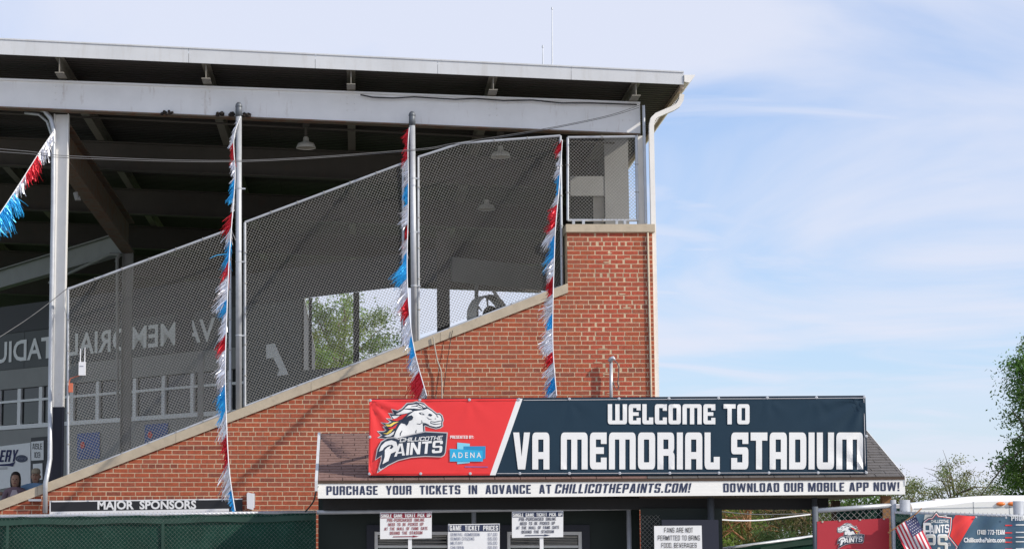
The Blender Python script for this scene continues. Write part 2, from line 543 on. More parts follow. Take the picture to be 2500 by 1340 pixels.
_tcache = {}
def text_mesh(s, bold=0.0):
    key = (s, bold)
    if key in _tcache: return _tcache[key]
    cu = D.curves.new('t', 'FONT')
    cu.body = s
    cu.offset = bold
    cu.resolution_u = 3
    ob = D.objects.new('t', cu)
    me = D.meshes.new_from_object(ob)
    vs_ = [(v.co.x, v.co.y) for v in me.vertices]
    fs = [tuple(p.vertices) for p in me.polygons]
    D.objects.remove(ob); D.curves.remove(cu); D.meshes.remove(me)
    _tcache[key] = (vs_, fs)
    return vs_, fs
def islands(mb):
    """the separate letters of a line set in one mesh"""
    par = list(range(len(mb.v)))
    def find(i):
        while par[i] != i:
            par[i] = par[par[i]]; i = par[i]
        return i
    for f in mb.f:
        for i in f[1:]: par[find(i)] = find(f[0])
    groups = {}
    for f in mb.f: groups.setdefault(find(f[0]), []).append(f)
    out = []
    for fs in groups.values():
        ids = sorted({i for f in fs for i in f}); mp_ = {i: k for k, i in enumerate(ids)}
        out.append(MB().add([mb.v[i] for i in ids], [tuple(mp_[i] for i in f) for f in fs]))
    return out
def text_fit(s, u0, u1, v0, v1, mp, bold=0.02, shear=0.0, cap=True, rot=None):
    """one printed line whose caps fill v0..v1 and whose width fills u0..u1"""
    vs_, fs = text_mesh(s, bold)
    hx, hy = text_mesh('H', bold)[0], None
    cy0 = min(y for _, y in hx); cy1 = max(y for _, y in hx)
    x0 = min(x for x, _ in vs_); x1 = max(x for x, _ in vs_)
    sx = (u1 - u0) / (x1 - x0); sy = (v1 - v0) / (cy1 - cy0)
    mb = MB(); out = []
    for x, y in vs_:
        v = v0 + (y - cy0) * sy
        u = u0 + (x - x0) * sx + shear * (v - v0)
        out.append(mp(u, v))
    # face winding towards the viewer
    ff = []
    for f in fs:
        a, b, c = (vs_[i] for i in f[:3])
        cr = (b[0] - a[0]) * (c[1] - a[1]) - (b[1] - a[1]) * (c[0] - a[0])
        ff.append(f if (cr > 0) == (sx * sy > 0) else f[::-1])
    return mb.add(out, ff)

# ---- a condensed sign-writer's face, drawn from straight strokes
def sign_face(w=.52, t=.185, b=.15, r=.12):
    q = .03
    R4 = lambda x0, y0, x1, y1, rr=.05: [(x0, y0, rr), (x1, y0, rr), (x1, y1, rr), (x0, y1, rr)]
    n_ = {}
    n_['A'] = (w + .04, [[(0, 0), (t * .95, 0), (t * 1.15, .20), (w + .04 - t * 1.15, .20), (w + .04 - t * .95, 0), (w + .04, 0), (w / 2 + .02 + t * .66, 1), (w / 2 + .02 - t * .66, 1)], [(t * 1.32, .33), (w + .04 - t * 1.32, .33), (w / 2 + .02, .82)]])
    n_['B'] = (w, [[(0, 0), (w, 0, r), (w, .52, .05), (w * .9, .53), (w * .98, .57, .04), (w * .98, 1, r), (0, 1)], R4(t, b, w - t, .45), R4(t, .59, w - t, 1 - b)])
    n_['C'] = (w, [[(0, 0, r), (w, 0, r), (w, .36), (w - t, .36), (w - t, b, q), (t, b, q), (t, 1 - b, q), (w - t, 1 - b, q), (w - t, .66), (w, .66), (w, 1, r), (0, 1, r)]])
    n_['D'] = (w, [[(0, 0), (w, 0, r), (w, 1, r), (0, 1)], R4(t, b, w - t, 1 - b)])
    e = w * .86
    n_['E'] = (e, [[(0, 0), (e, 0), (e, b), (t, b), (t, .435), (e * .9, .435), (e * .9, .57), (t, .57), (t, 1 - b), (e, 1 - b), (e, 1), (0, 1)]])
    n_['F'] = (e, [[(0, 0), (t, 0), (t, .42), (e * .9, .42), (e * .9, .555), (t, .555), (t, 1 - b), (e, 1 - b), (e, 1), (0, 1)]])
    n_['G'] = (w, [[(0, 0, r), (w, 0), (w, .52), (w * .5, .52), (w * .5, .40), (w - t, .40), (w - t, b, q), (t, b, q), (t, 1 - b, q), (w - t, 1 - b, q), (w - t, .68), (w, .68), (w, 1, r), (0, 1, r)]])
    n_['H'] = (w, [[(0, 0), (t, 0), (t, .43), (w - t, .43), (w - t, 0), (w, 0), (w, 1), (w - t, 1), (w - t, .57), (t, .57), (t, 1), (0, 1)]])
    n_['I'] = (t, [[(0, 0), (t, 0), (t, 1), (0, 1)]])
    n_['J'] = (w * .9, [[(0, 0, r), (w * .9, 0, r), (w * .9, 1), (w * .9 - t, 1), (w * .9 - t, b), (t, b), (t, .33), (0, .33)]])
    n_['K'] = (w + .03, [[(0, 0), (t, 0), (t, .30), (t + .08, .43), (w + .03 - t * 1.1, 0), (w + .03, 0), (t + .19, .58), (w + .01, 1), (w + .01 - t * 1.1, 1), (t, .60), (t, 1), (0, 1)]])
    n_['L'] = (e * .95, [[(0, 0), (e * .95, 0), (e * .95, b), (t, b), (t, 1), (0, 1)]])
    m = w * 1.36
    n_['M'] = (m, [[(0, 0), (t * .9, 0), (t * .9, .62), (m / 2 - .07, 0), (m / 2 + .07, 0), (m - t * .9, .62), (m - t * .9, 0), (m, 0), (m, 1), (m - t * 1.15, 1), (m / 2, .38), (t * 1.15, 1), (0, 1)]])
    n_['N'] = (w, [[(0, 0), (t * .95, 0), (t * .95, .62), (w - t, 0), (w, 0), (w, 1), (w - t * .95, 1), (w - t * .95, .38), (t, 1), (0, 1)]])
    n_['O'] = (w, [R4(0, 0, w, 1, r), R4(t, b, w - t, 1 - b)])
    n_['0'] = n_['O']; n_['Q'] = n_['O']
    n_['P'] = (w, [[(0, 0), (t, 0), (t, .39), (w, .39, r), (w, 1, r), (0, 1)], R4(t, .52, w - t, 1 - b)])
    n_['R'] = (w, [[(0, 0), (t, 0), (t, .41), (w - t, .41), (w - t, 0), (w, 0), (w, .44, .05), (w * .9, .48), (w, .54, .05), (w, 1, r), (0, 1)], R4(t, .54, w - t, 1 - b)])
    n_['S'] = (w, [[(0, 0, r), (w, 0, r), (w, .57, r), (t, .57, q), (t, 1 - b, q), (w - t, 1 - b, q), (w - t, .70), (w, .70), (w, 1, r), (0, 1, r), (0, .43, r), (w - t, .43, q), (w - t, b, q), (t, b, q), (t, .30), (0, .30)]])
    n_['5'] = n_['S']; n_['$'] = n_['S']
    n_['T'] = (w * .95, [[(w * .475 - t / 2, 0), (w * .475 + t / 2, 0), (w * .475 + t / 2, 1 - b), (w * .95, 1 - b), (w * .95, 1), (0, 1), (0, 1 - b), (w * .475 - t / 2, 1 - b)]])
    n_['U'] = (w, [[(0, 0, r), (w, 0, r), (w, 1), (w - t, 1), (w - t, b, q), (t, b, q), (t, 1), (0, 1)]])
    v = w + .03
    n_['V'] = (v, [[(v / 2 - t * .6, 0), (v / 2 + t * .6, 0), (v, 1), (v - t, 1), (v / 2, .30), (t, 1), (0, 1)]])
    n_['W'] = (.85, [[(.14, 0), (.30, 0), (.425, .58), (.55, 0), (.71, 0), (.85, 1), (.69, 1), (.62, .36), (.50, 1), (.35, 1), (.23, .36), (.16, 1), (0, 1)]])
    n_['X'] = (w, [[(0, 0), (t, 0), (w / 2, .36), (w - t, 0), (w, 0), (w / 2 + t * .5, .5), (w, 1), (w - t, 1), (w / 2, .64), (t, 1), (0, 1), (w / 2 - t * .5, .5)]])
    n_['Y'] = (v, [[(v / 2 - t / 2, 0), (v / 2 + t / 2, 0), (v / 2 + t / 2, .42), (v, 1), (v - t, 1), (v / 2, .6), (t, 1), (0, 1), (v / 2 - t / 2, .42)]])
    n_['Z'] = (w, [[(0, 0), (w, 0), (w, b), (t * 1.2, b), (w, 1 - b), (w, 1), (0, 1), (0, 1 - b), (w - t * 1.2, 1 - b), (0, b)]])
    n_['1'] = (t + .06, [[(.06, 0), (t + .06, 0), (t + .06, 1), (.08, 1), (0, .85), (.06, .82)]])
    n_['2'] = (w, [[(0, 0), (w, 0), (w, b), (t, b), (t, .43), (w, .43, r), (w, 1, r), (0, 1, r), (0, .68), (t, .68), (t, 1 - b), (w - t, 1 - b), (w - t, .57), (0, .57, r)]])
    n_['3'] = (w, [[(0, 0, r), (w, 0, r), (w, 1, r), (0, 1, r), (0, .7), (t, .7), (t, 1 - b), (w - t, 1 - b), (w - t, .57), (t, .57), (t, .43), (w - t, .43), (w - t, b), (t, b), (t, .3), (0, .3)]])
    n_['4'] = (w, [[(w - t - .05, 0), (w - .05, 0), (w - .05, .2), (w, .2), (w, .34), (w - .05, .34), (w - .05, 1), (w - t - .10, 1), (0, .34), (0, .2), (w - t - .05, .2)], [(t * .8, .34), (w - t - .05, .34), (w - t - .05, .74)]])
    n_['7'] = (w, [[(w * .16, 0), (w * .16 + t, 0), (w, 1 - b), (w, 1), (0, 1), (0, 1 - b), (w - t, 1 - b)]])
    n_['.'] = (t, [[(0, 0), (t, 0), (t, .17), (0, .17)]])
    n_[','] = (t, [[(0, -.12), (t * .5, -.12), (t, .02), (t, .17), (0, .17), (0, 0), (t * .4, 0)]])
    n_['!'] = (t, [[(0, 0), (t, 0), (t, .17), (0, .17)], [(t * .15, .26), (t * .85, .26), (t, 1), (0, 1)]])
    n_[':'] = (t, [[(0, .10), (t, .10), (t, .27), (0, .27)], [(0, .55), (t, .55), (t, .72), (0, .72)]])
    n_['-'] = (w * .6, [[(0, .42), (w * .6, .42), (w * .6, .56), (0, .56)]])
    n_['('] = (t * 1.3, [[(t * .8, -.08), (t * 1.3, -.08), (t, .5), (t * 1.3, 1.05), (t * .8, 1.05), (0, .7), (0, .3)]])
    n_[')'] = (t * 1.3, [[(0, -.08), (t * .5, -.08), (t * 1.3, .3), (t * 1.3, .7), (t * .5, 1.05), (0, 1.05), (t * .3, .5)]])
    return n_
FACE = {'bold': sign_face(), 'light': sign_face(.54, .115, .10, .14), 'wide': sign_face(.74, .20, .17, .16), 'heavy': sign_face(.60, .215, .165, .12), 'tech': sign_face(.86, .17, .17, .14), 'sans': sign_face(.72, .17, .15, .24), 'thin': sign_face(.66, .135, .12, .22)}
class Letters:
    def __init__(s, big): s.g, s.big = [], big
    def build(s, name, m, parent):
        if s.big:
            for mb in s.g: mb.build('letter', m, parent)
        else:
            al = MB()
            for mb in s.g: al.add(mb.v, mb.f)
            al.build('lettering', m, parent, kind='stuff')
def sign_text(s, u0, u1, vb, vt, mp, face='bold', shear=0.0, gap=None, edge=None):
    """one printed line that fills u0..u1 and vb..vt"""
    fc = FACE[face]
    gp = 0.12 if gap is None else gap
    sp_ = 0.34
    tot = sum((sp_ if ch == ' ' else fc[ch][0] + gp) for ch in s) - gp
    k = (u1 - u0) / tot
    probe = (mp(u0, vt) - mp(u0, vb)).length * 200
    out = Letters(probe > 10.5); x = 0
    for ch in s:
        if ch == ' ':
            x += sp_; continue
        mb = MB(); out.g.append(mb)
        w, loops = fc[ch]
        lp = [[(u0 + (x + a) * k + shear * bb * abs(vt - vb), vb + (vt - vb) * bb) for a, bb in rpath(l, 3)] for l in loops]
        if ch in '!:':
            for l in lp:
                f_ = flat([l], mp); mb.add(f_.v, f_.f)
        else:
            f_ = flat(lp, mp, edge); mb.add(f_.v, f_.f)
        x += w + gp
    return out

def pixmap(Y):
    return lambda u, v: P(u, v, Y)

# ================================================================== SETTING
g = MB().add([(-900, -60, 0), (900, -60, 0), (900, 1500, 0), (-900, 1500, 0)], [(0, 1, 2, 3)]).build('ground', M['grass'])
g['kind'] = 'structure'
g = MB().add([(-40, -50, 0.006), (60, -50, 0.006), (60, 31.4, 0.006), (-40, 31.4, 0.006)], [(0, 1, 2, 3)]).build('forecourt', M['pale_ground'])
g['kind'] = 'structure'

# ================================================================== GRANDSTAND
YW = 31.5                       # front of the brick end wall
X_R = P(1597, 760, YW).x        # right corner of the wall
TOPZ = P(1490, 567, YW).z       # underside of the level coping
stand = thing('grandstand', (0, YW, 0), 'red brick grandstand end with white steel roof and sloping stone coping', 'grandstand')

# --- coping lines
c_lo = P(0, 1245, YW); c_hi = P(1383, 716, YW)           # underside of the sloping coping
CS = (c_hi.z - c_lo.z) / (c_hi.x - c_lo.x)
X_STEP = P(1384, 600, YW).x
def cope_z(x): return c_lo.z + CS * (x - c_lo.x)
X_L = -7.6
COPE_H = 0.140

# --- brick wall: a mortar core with every brick laid proud of it
wall = MB()
wall.plate([(X_L, YW + 0.0028, 0), (X_R - 0.006, YW + 0.0028, 0), (X_R - 0.006, YW + 0.0028, TOPZ), (X_STEP + 0.006, YW + 0.0028, TOPZ),
            (X_STEP + 0.006, YW + 0.0028, cope_z(X_STEP)), (X_L, YW + 0.0028, max(cope_z(X_L), 0.3))], (0, 0.39, 0))
wall = wall.build('end_wall', M['mortar'], stand)
CH = (TOPZ - 0.012) / round((TOPZ - 0.012) / 0.0677)      # course height
NC = round((TOPZ - 0.012) / CH)
BL, BJ, BH = 0.2165, 0.0125, CH - 0.0125
def brick_tone(rx, hdr):
    r = rx.random()
    base = (0.385, 0.090, 0.050)
    k = 0.93 + 0.15 * rx.random()
    if r < (0.18 if hdr else 0.03):
        base = (0.265, 0.074, 0.052)
    elif r < (0.5 if hdr else 0.28):
        base = (0.35, 0.095, 0.060)
    elif r < 0.62:
        base = (0.405, 0.095, 0.048)
    return (base[0] * k * 0.96, base[1] * k * 0.92, base[2] * k * 0.76, 1)
rx = random.Random(11)
bricks = []                      # (x centre, z centre, length, tone)
zig = lambda z: X_R - 0.62 - 0.16 * math.sin(z * 3.1) - 0.10 * math.sin(z * 7.7 + 1)
for ci in range(NC):
    z = TOPZ - 0.006 - CH * (ci + 0.5)
    row = ci
    hdr = (row % 7) == 2
    step = BL / 2 if hdr else BL
    off = (0.5 * BL if (row % 2) else 0.0) + (0.02 if hdr else 0.0) + rx.uniform(-0.008, 0.008)
    x = X_R - 0.004
    first = True
    while x > X_L:
        w = step
        if first and off > 0.01:
            w = max(off, 0.07); first = False
        first = False
        x0 = x - w
        ok = True
        if x > X_STEP + 0.02 and x0 < X_STEP and z > cope_z(X_STEP) + 0.02:
            x0 = X_STEP
        zt = z + BH / 2
        if x <= X_STEP + 0.005 and zt > cope_z(max(x0, X_L)) + COPE_H - 0.004:
            ok = False
        L = x - x0 - BJ
        if ok and L > 0.03:
            t = brick_tone(rx, hdr)
            zz = z + rx.uniform(-0.0012, 0.0012)
            xc = (x + x0) / 2 + rx.uniform(-0.002, 0.002)
            if abs(xc - zig(z)) < 0.33:          # repointed zigzag crack: redder bricks, fat joints
                t = (0.42 * rx.uniform(0.92, 1.06), 0.082, 0.042, 1)
                L -= rx.choice((0, 0, 0.008, 0.02, 0.03))
            bricks.append((xc, zz, L, t, hdr))
        if x > X_STEP + 0.02 and x0 <= X_STEP + 1e-6 and z > cope_z(X_STEP) + 0.02:
            break
        x = x0
def brick_mesh(name, L):
    me = D.meshes.new(name)
    mb = MB()
    c = 0.0015
    yf, yb = 0.0, 0.05
    x, h = L / 2, BH / 2
    vs_ = [(-x, yb, -h), (x, yb, -h), (x, yb, h), (-x, yb, h), (-x, yf + c, -h), (x, yf + c, -h), (x, yf + c, h), (-x, yf + c, h),
           (-x + c, yf, -h + c), (x - c, yf, -h + c), (x - c, yf, h - c), (-x + c, yf, h - c)]
    fs = [(8, 9, 10, 11), (4, 5, 9, 8), (5, 6, 10, 9), (6, 7, 11, 10), (7, 4, 8, 11), (0, 1, 5, 4), (1, 2, 6, 5), (2, 3, 7, 6), (3, 0, 4, 7)]
    return vs_, fs
std = {}
def shared_brick(L):
    k = round(L / 0.004)
    if k not in std:
        vs_, fs = brick_mesh('brick', k * 0.004)
        me = D.meshes.new('brick'); me.from_pydata(vs_, [], fs); me.materials.append(M['brick_o']); me.update()
        std[k] = me
    return std[k]
# the 300 that show clearest: bricks to the right of the stair of coping, above the sign
vis = [i for i, b in enumerate(bricks) if b[1] > P(1400, 968, YW).z and b[0] > P(1040, 900, YW).x]
vis.sort(key=lambda i: -(bricks[i][2] + 0.01 * bricks[i][1]))
single = set(vis[:300])
field = MB()
yo = random.Random(5)
for i, (xc, zc, L, t, hdr) in enumerate(bricks):
    yj = yo.uniform(-0.0010, 0.0008)
    if i in single:
        o = D.objects.new('brick', shared_brick(L))
        o.color = t
        o.parent = wall
        o.location = (xc, YW + yj - YW, zc)
        o.rotation_euler = (0, yo.uniform(-0.004, 0.004), 0)
        COL.objects.link(o)
    else:
        vs_, fs = brick_mesh('b', L)
        field.add([(v[0] + xc, v[1] + YW + yj, v[2] + zc) for v in vs_], fs, t)
field.build('brick_field', M['brick_a'], wall, kind='stuff')
# --- return wall down the back of the stand
bw = MB().box(X_R - 0.36, X_R - 0.006, YW + 0.40, YW + 14, 0, TOPZ - 0.004)
bw.build('back_wall', M['mortar'], stand)
# smears of pale pointing mortar over the crack
sm = MB()
for i in range(9):
    zc = rx.uniform(P(0, 960, YW).z, TOPZ - 0.2)
    xc = zig(zc) + rx.uniform(-0.25, 0.28)
    w, h = rx.uniform(0.03, 0.10), rx.uniform(0.008, 0.016)
    pts = []
    for k in range(9):
        a = 2 * math.pi * k / 9
        pts.append((xc + math.cos(a) * w * rx.uniform(0.6, 1), YW - 0.0025, zc + math.sin(a) * h * rx.uniform(0.6, 1)))
    sm.plate(pts, (0, 0.006, 0))
sm.build('mortar_patching', M['mortar'], wall, kind='stuff')
# --- coping stones
cs0 = [X_L, P(92, 1200, YW).x, P(430, 1080, YW).x, P(760, 950, YW).x, P(1075, 830, YW).x, X_STEP + 0.01]
for a, b in zip(cs0[:-1], cs0[1:]):
    b2 = b - 0.004
    MB().plate([(a, YW - 0.035, cope_z(a)), (b2, YW - 0.035, cope_z(b2)), (b2, YW - 0.035, cope_z(b2) + COPE_H), (a, YW - 0.035, cope_z(a) + COPE_H)],
               (0, 0.47, 0)).build('coping_stone', M['coping'], stand)
MB().box(X_STEP - 0.012, X_R + 0.03, YW - 0.035, YW + 0.435, TOPZ, P(1490, 548, YW).z).build('coping_stone', M['coping'], stand)
# --- stepped seating behind the wall
st = MB()
n = 22
for k in range(n):
    xa = X_L - 2 + (X_R + 1.6 - X_L) * k / n; xb = X_L - 2 + (X_R + 1.6 - X_L) * (k + 1) / n
    zt = max(cope_z(xb) - 0.55, 0.25)
    st.box(xa, xb - 0.002, YW + 0.42, YW + 14, max(zt - 0.6, 0.02), zt)
st.build('seating_steps', M['concrete'], stand)

# --- roof
YF = YW - 0.23                  # plane of the fascia
YB = YW + 0.22                  # front of the end beam
f0, f1 = P(0, 133, YF), P(1670, 207, YF)
RS = (f1.z - f0.z) / (f1.x - f0.x)
def deck_z(x): return f1.z + 0.015 + RS * (x - f1.x)
X_RE = f1.x
X_RL = -13.0
def roofstrip(y0, y1, xa, xb):
    """corrugated deck, ribs running along X"""
    mb = MB()
    pitch = 0.15
    ys = []
    y = y0
    while y < y1:
        ys += [(y, 0.0), (y + 0.085, 0.0), (y + 0.10, 0.035), (y + 0.135, 0.035)]
        y += pitch
    vs_, fs = [], []
    for yy, dz in ys:
        vs_ += [(xa, yy, deck_z(xa) + dz), (xb, yy, deck_z(xb) + dz)]
    for i in range(len(ys) - 1):
        fs.append((2 * i, 2 * i + 1, 2 * i + 3, 2 * i + 2))
    return mb.add(vs_, fs)
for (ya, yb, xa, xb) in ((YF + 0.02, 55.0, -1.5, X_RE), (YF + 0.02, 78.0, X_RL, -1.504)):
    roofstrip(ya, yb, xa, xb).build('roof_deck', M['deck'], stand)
    MB().plate([(xa, ya + 0.003, deck_z(xa) + 0.05), (xb, ya + 0.003, deck_z(xb) + 0.05), (xb, ya + 0.003, deck_z(xb) + 0.13), (xa, ya + 0.003, deck_z(xa) + 0.13)],
               (0, yb - ya, 0)).build('roofing', M['roofing'], stand)
# fascia panels (the face tapers towards the gutter as in the photograph)
def fz(px):
    t = px / 1670.0
    return P(px, 97 + 81 * t, YF), P(px, 133 + 74 * t, YF)
for a, b in ((-560, -150), (-150, 461), (461, 770), (770, 1069), (1069, 1395), (1395, 1670)):
    ta, ba = fz(a); tb, bb = fz(b - 0.9)
    mb = MB().plate([ba, bb, tb, ta], (0, 0.018, 0))
    mb.build('fascia_panel', M['fascia'], stand)
    MB().plate([ta + Vector((0, -0.012, 0.001)), tb + Vector((0, -0.012, 0.001)), tb + Vector((0, -0.012, 0.022)), ta + Vector((0, -0.012, 0.022))], (0, 0.18, 0)).build('drip_edge', M['fascia'], stand)
# end beam, an I-section
b0, b1 = P(-560, 192 - 560 * 0.037, YB), P(1563, 250, YB)
e0, e1 = P(-560, 263 - 560 * 0.0425, YB), P(1563, 329, YB)
mid0 = (b0 + e0) / 2; mid1 = (b1 + e1) / 2
BHt = (b1.z - e1.z)
BW = 0.20
end_beam = MB()
def beam_along(y0, mbx, xa=None, xb=None, shrink=0.0):
    p0 = Vector((mid0.x if xa is None else xa, y0, 0)); p1 = Vector((mid1.x if xb is None else xb, y0, 0))
    sl = (mid1.z - mid0.z) / (mid1.x - mid0.x)
    p0.z = mid1.z + sl * (p0.x - mid1.x); p1.z = mid1.z + sl * (p1.x - mid1.x)
    return mbx.ibeam(p0, p1, BHt, BW, 0.022, 0.014)
def beam_mid_z(x):
    sl = (mid1.z - mid0.z) / (mid1.x - mid0.x)
    return mid1.z + sl * (x - mid1.x)
# the front one has a web close to the viewer so that it reads as a flat painted face
sl_b = (mid1.z - mid0.z) / (mid1.x - mid0.x)
zt0, zt1 = b0.z, b1.z; zb0, zb1 = e0.z, e1.z
MB().plate([(b0.x, YB + 0.03, zb0 + 0.02), (b1.x, YB + 0.03, zb1 + 0.02), (b1.x, YB + 0.03, zt1 - 0.022), (b0.x, YB + 0.03, zt0 - 0.022)], (0, 0.016, 0)).build('end_beam_web', M['beam_steel'], stand)
MB().plate([(b0.x, YB, zt0 - 0.022), (b1.x, YB, zt1 - 0.022), (b1.x, YB, zt1 + 0.006), (b0.x, YB, zt0 + 0.006)], (0, 0.2, 0)).build('end_beam_flange', M['white_steel'], stand)
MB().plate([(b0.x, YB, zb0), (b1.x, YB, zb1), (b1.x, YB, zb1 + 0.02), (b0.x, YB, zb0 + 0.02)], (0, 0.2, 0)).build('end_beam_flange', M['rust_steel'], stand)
for i, px in enumerate((145, 503, 857, 1204, 1530)):
    for dx in (-9, 9):
        for dy in (14, 30, 46):
            c = P(px + dx, 200 + px * 0.0365 + dy - 8, YB + 0.03)
            MB().lathe(c + Vector((0, 0.002, 0)), [(0.013, 0), (0.013, 0.008), (0.006, 0.012), (0.001, 0.012)], 6, Vector((0, -1, 0))).build('bolt', M['beam_steel'], stand)
# dark birds' nests on the lower flange
for (px, w) in ((410, 34), (538, 18), (566, 14), (602, 16)):
    c = P(px, 270 + px * 0.025, YB)
    mb = MB()
    for k in range(14):
        q = c + Vector((random.uniform(-w, w) / 330, -0.02 + random.uniform(-0.02, 0.03), random.uniform(0.0, 0.05)))
        mb.lathe(q - Vector((0, 0, 0.02)), [(0.001, 0), (0.022, 0.008), (0.026, 0.02), (0.016, 0.034), (0.001, 0.04)], 6)
    mb.build('nest', M['nest'], stand)
# inner rafter beams
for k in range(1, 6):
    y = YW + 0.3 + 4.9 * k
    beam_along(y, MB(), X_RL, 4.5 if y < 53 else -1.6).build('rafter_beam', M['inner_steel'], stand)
# purlins across the rafters
for i, px in enumerate((-560, -208, 145, 503, 857, 1204, 1552)):
    q = P(px, 200, YF + 0.1)
    x = q.x
    ztop = deck_z(x) - 0.004
    zbot = beam_mid_z(x) + BHt / 2 + 0.012
    h = ztop - zbot
    zc = (ztop + zbot) / 2
    y1 = 55.0 if x > -1.5 else 78.0
    ya = YF + 0.06
    pm = MB()
    pm.box(x - 0.007, x + 0.007, ya, y1, zbot + 0.014, ztop - 0.014)
    pm.box(x - 0.065, x + 0.065, ya, y1, zbot, zbot + 0.0135)
    pm.box(x - 0.065, x + 0.065, ya, y1, ztop - 0.0135, ztop)
    pm.build('purlin', M['purlin'], stand)
# sprinkler pipe under the beam
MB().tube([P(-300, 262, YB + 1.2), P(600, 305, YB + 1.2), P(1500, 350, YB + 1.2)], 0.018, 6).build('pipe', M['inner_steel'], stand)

# --- sheeting and far walls added behind the stand to shut daylight out
sh = MB()
y = YW + 3.2
while y < YW + 13.9:
    sh.box(X_R - 0.20, X_R - 0.16, y, y + 1.19, TOPZ - 0.003, deck_z(X_R) - 0.02)
    y += 1.2
sh.build('added_back_sheeting', M['grey_panel'], stand)
MB().box(X_RL, -1.51, 77.6, 77.7, 0, deck_z(-1.6) - 0.02).build('added_far_wall', M['shadow_metal'], stand)
MB().box(-1.56, -1.51, 55.2, 77.59, 0, deck_z(-1.5) - 0.02).build('added_far_wall', M['shadow_metal'], stand)

# --- columns
def hcol(name, cx, cy, z0, z1, w, d, m, parent):
    """H-column whose web faces the viewer"""
    mb = MB()
    mb.box(cx - w / 2 + 0.014, cx + w / 2 - 0.014, cy - 0.006, cy + 0.006, z0, z1)
    mb.box(cx - w / 2, cx - w / 2 + 0.0135, cy - d / 2, cy + d / 2, z0, z1)
    mb.box(cx + w / 2 - 0.0135, cx + w / 2, cy - d / 2, cy + d / 2, z0, z1)
    return mb.build(name, m, parent)
YC = YW + 0.55
cL, cR = P(131, 600, YC), P(166, 600, YC)
CX1 = (cL.x + cR.x) / 2 - 0.02
zsplit = P(145, 993, YC).z
colw = 0.225
ztopc = zb0 + (zb1 - zb0) * (CX1 - b0.x) / (b1.x - b0.x) - 0.003
hcol('column', CX1, YC, zsplit, ztopc, colw, 0.14, M['white_steel'], stand)
hcol('column_foot', CX1, YC, 0.1, zsplit - 0.001, colw, 0.14, M['navy_paint'], stand)
# girder along the column line and the second column
Y2 = 40.8
X2 = P(310, 800, Y2).x
gz1 = P(170, 395, YC).z; gz2 = P(310, 618, Y2).z
MB().ibeam((CX1, YC + 0.12, gz1 + 0.30), (X2, Y2, gz2 + 0.30), 0.60, 0.24, 0.025, 0.014).build('girder', M['rust_steel'], stand)
hcol('inner_column', X2, Y2, 0.5, gz2 - 0.003, 0.20, 0.16, M['pale_panel'], stand)
# girder of the section that wraps round behind home plate
MB().ibeam((X2 - 0.12, Y2 + 0.1, gz2 + 0.20), (X2 - 6.8, Y2 + 11.2, gz2 + 0.18), 0.42, 0.22, 0.022, 0.014).build('girder', M['pale_panel'], stand)
MB().tube([P(283, 640, 40.4), P(292, 622, 40.4), P(270, 620, 40.6), P(120, 690, 43.2)], 0.03, 8).build('drain_pipe', M['pale_panel'], stand)
MB().tube([P(286, 628, 40.4), P(287, 1000, 40.4)], 0.03, 8).build('drain_pipe', M['pale_panel'], stand)
MB().box(P(483, 900, 38).x, P(497, 900, 38).x, 38, 38.1, 1.0, P(490, 858, 38).z).build('inner_post', M['pale_panel'], stand)
# corner column at the back
cc0, cc1 = P(1556, 400, YW + 0.30), P(1574, 400, YW + 0.30)
hcol('corner_column', (cc0.x + cc1.x) / 2, YW + 0.30, P(1490, 548, YW).z + 0.002, e1.z - 0.004, 0.13, 0.16, M['white_steel'], stand)
MB().tube([P(1571, 258, YW + 0.12), P(1574, 400, YW + 0.12), P(1577, 546, YW + 0.12)], 0.022, 8).build('conduit', M['galv'], stand)

# --- conduit beside the left column
q = [(-200, 252), (0, 262), (80, 263), (108, 270), (124, 290), (131, 318), (130, 500), (127, 700), (123, 950), (122, 1120), (117, 1150), (111, 1180), (110, 1252)]
MB().tube([P(a, b, YW + (0.40 if i < 9 else (0.2 if i == 9 else -0.07))) for i, (a, b) in enumerate(q)], 0.036, 8).build('conduit', M['galv'], stand, smooth=True)
MB().tube([P(a, b, YW + 0.62) for a, b in ((60, 276), (95, 280), (115, 297), (126, 330), (128, 370))], 0.022, 8).build('conduit', M['galv'], stand, smooth=True)
MB().box(P(96, 1, YW).x, P(126, 1, YW).x, YW - 0.10, YW - 0.04, P(0, 1223, YW).z, P(0, 1218, YW).z).build('pipe_strap', M['galv'], stand)

# --- gutter along the back eave and its downspout
gx = X_RE
gz = deck_z(gx)
prof = [(0.0, 0.10), (0.0, -0.005), (0.075, -0.02), (0.16, 0.085), (0.165, 0.10), (0.150, 0.10), (0.145, 0.085), (0.07, -0.005), (0.012, 0.008), (0.012, 0.10)]
prof = [(x + 0.004, z + 0.03) for x, z in prof]
y0g, y1g = YF - 0.015, 55.0
vs_, fs = [], []
for yy in (y0g, y1g):
    vs_ += [(gx + a, yy, gz + b) for a, b in prof]
k = len(prof)
fs = [(i, (i + 1) % k, (i + 1) % k + k, i + k) for i in range(k)]
gut = MB().add(vs_, fs)
gut.plate([(gx + a, y0g - 0.002, gz + b) for a, b in prof[:5]], (0, 0.008, 0))
gut.build('gutter', M['gutter'], stand)
MB().plate([(gx - 0.05, YF + 0.05, gz - 0.004), (gx + 0.003, YF + 0.05, gz - 0.006), (gx + 0.003, YF + 0.05, gz - 0.07), (gx - 0.05, YF + 0.05, gz - 0.06)], (0, 23.5, 0)).build('eave_board', M['eave_tan'], stand)
YDS = YW + 0.10
dsp = [(1664, 232), (1662, 246), (1655, 258), (1642, 266), (1618, 276), (1602, 283), (1593, 292), (1590, 306), (1590, 330)]
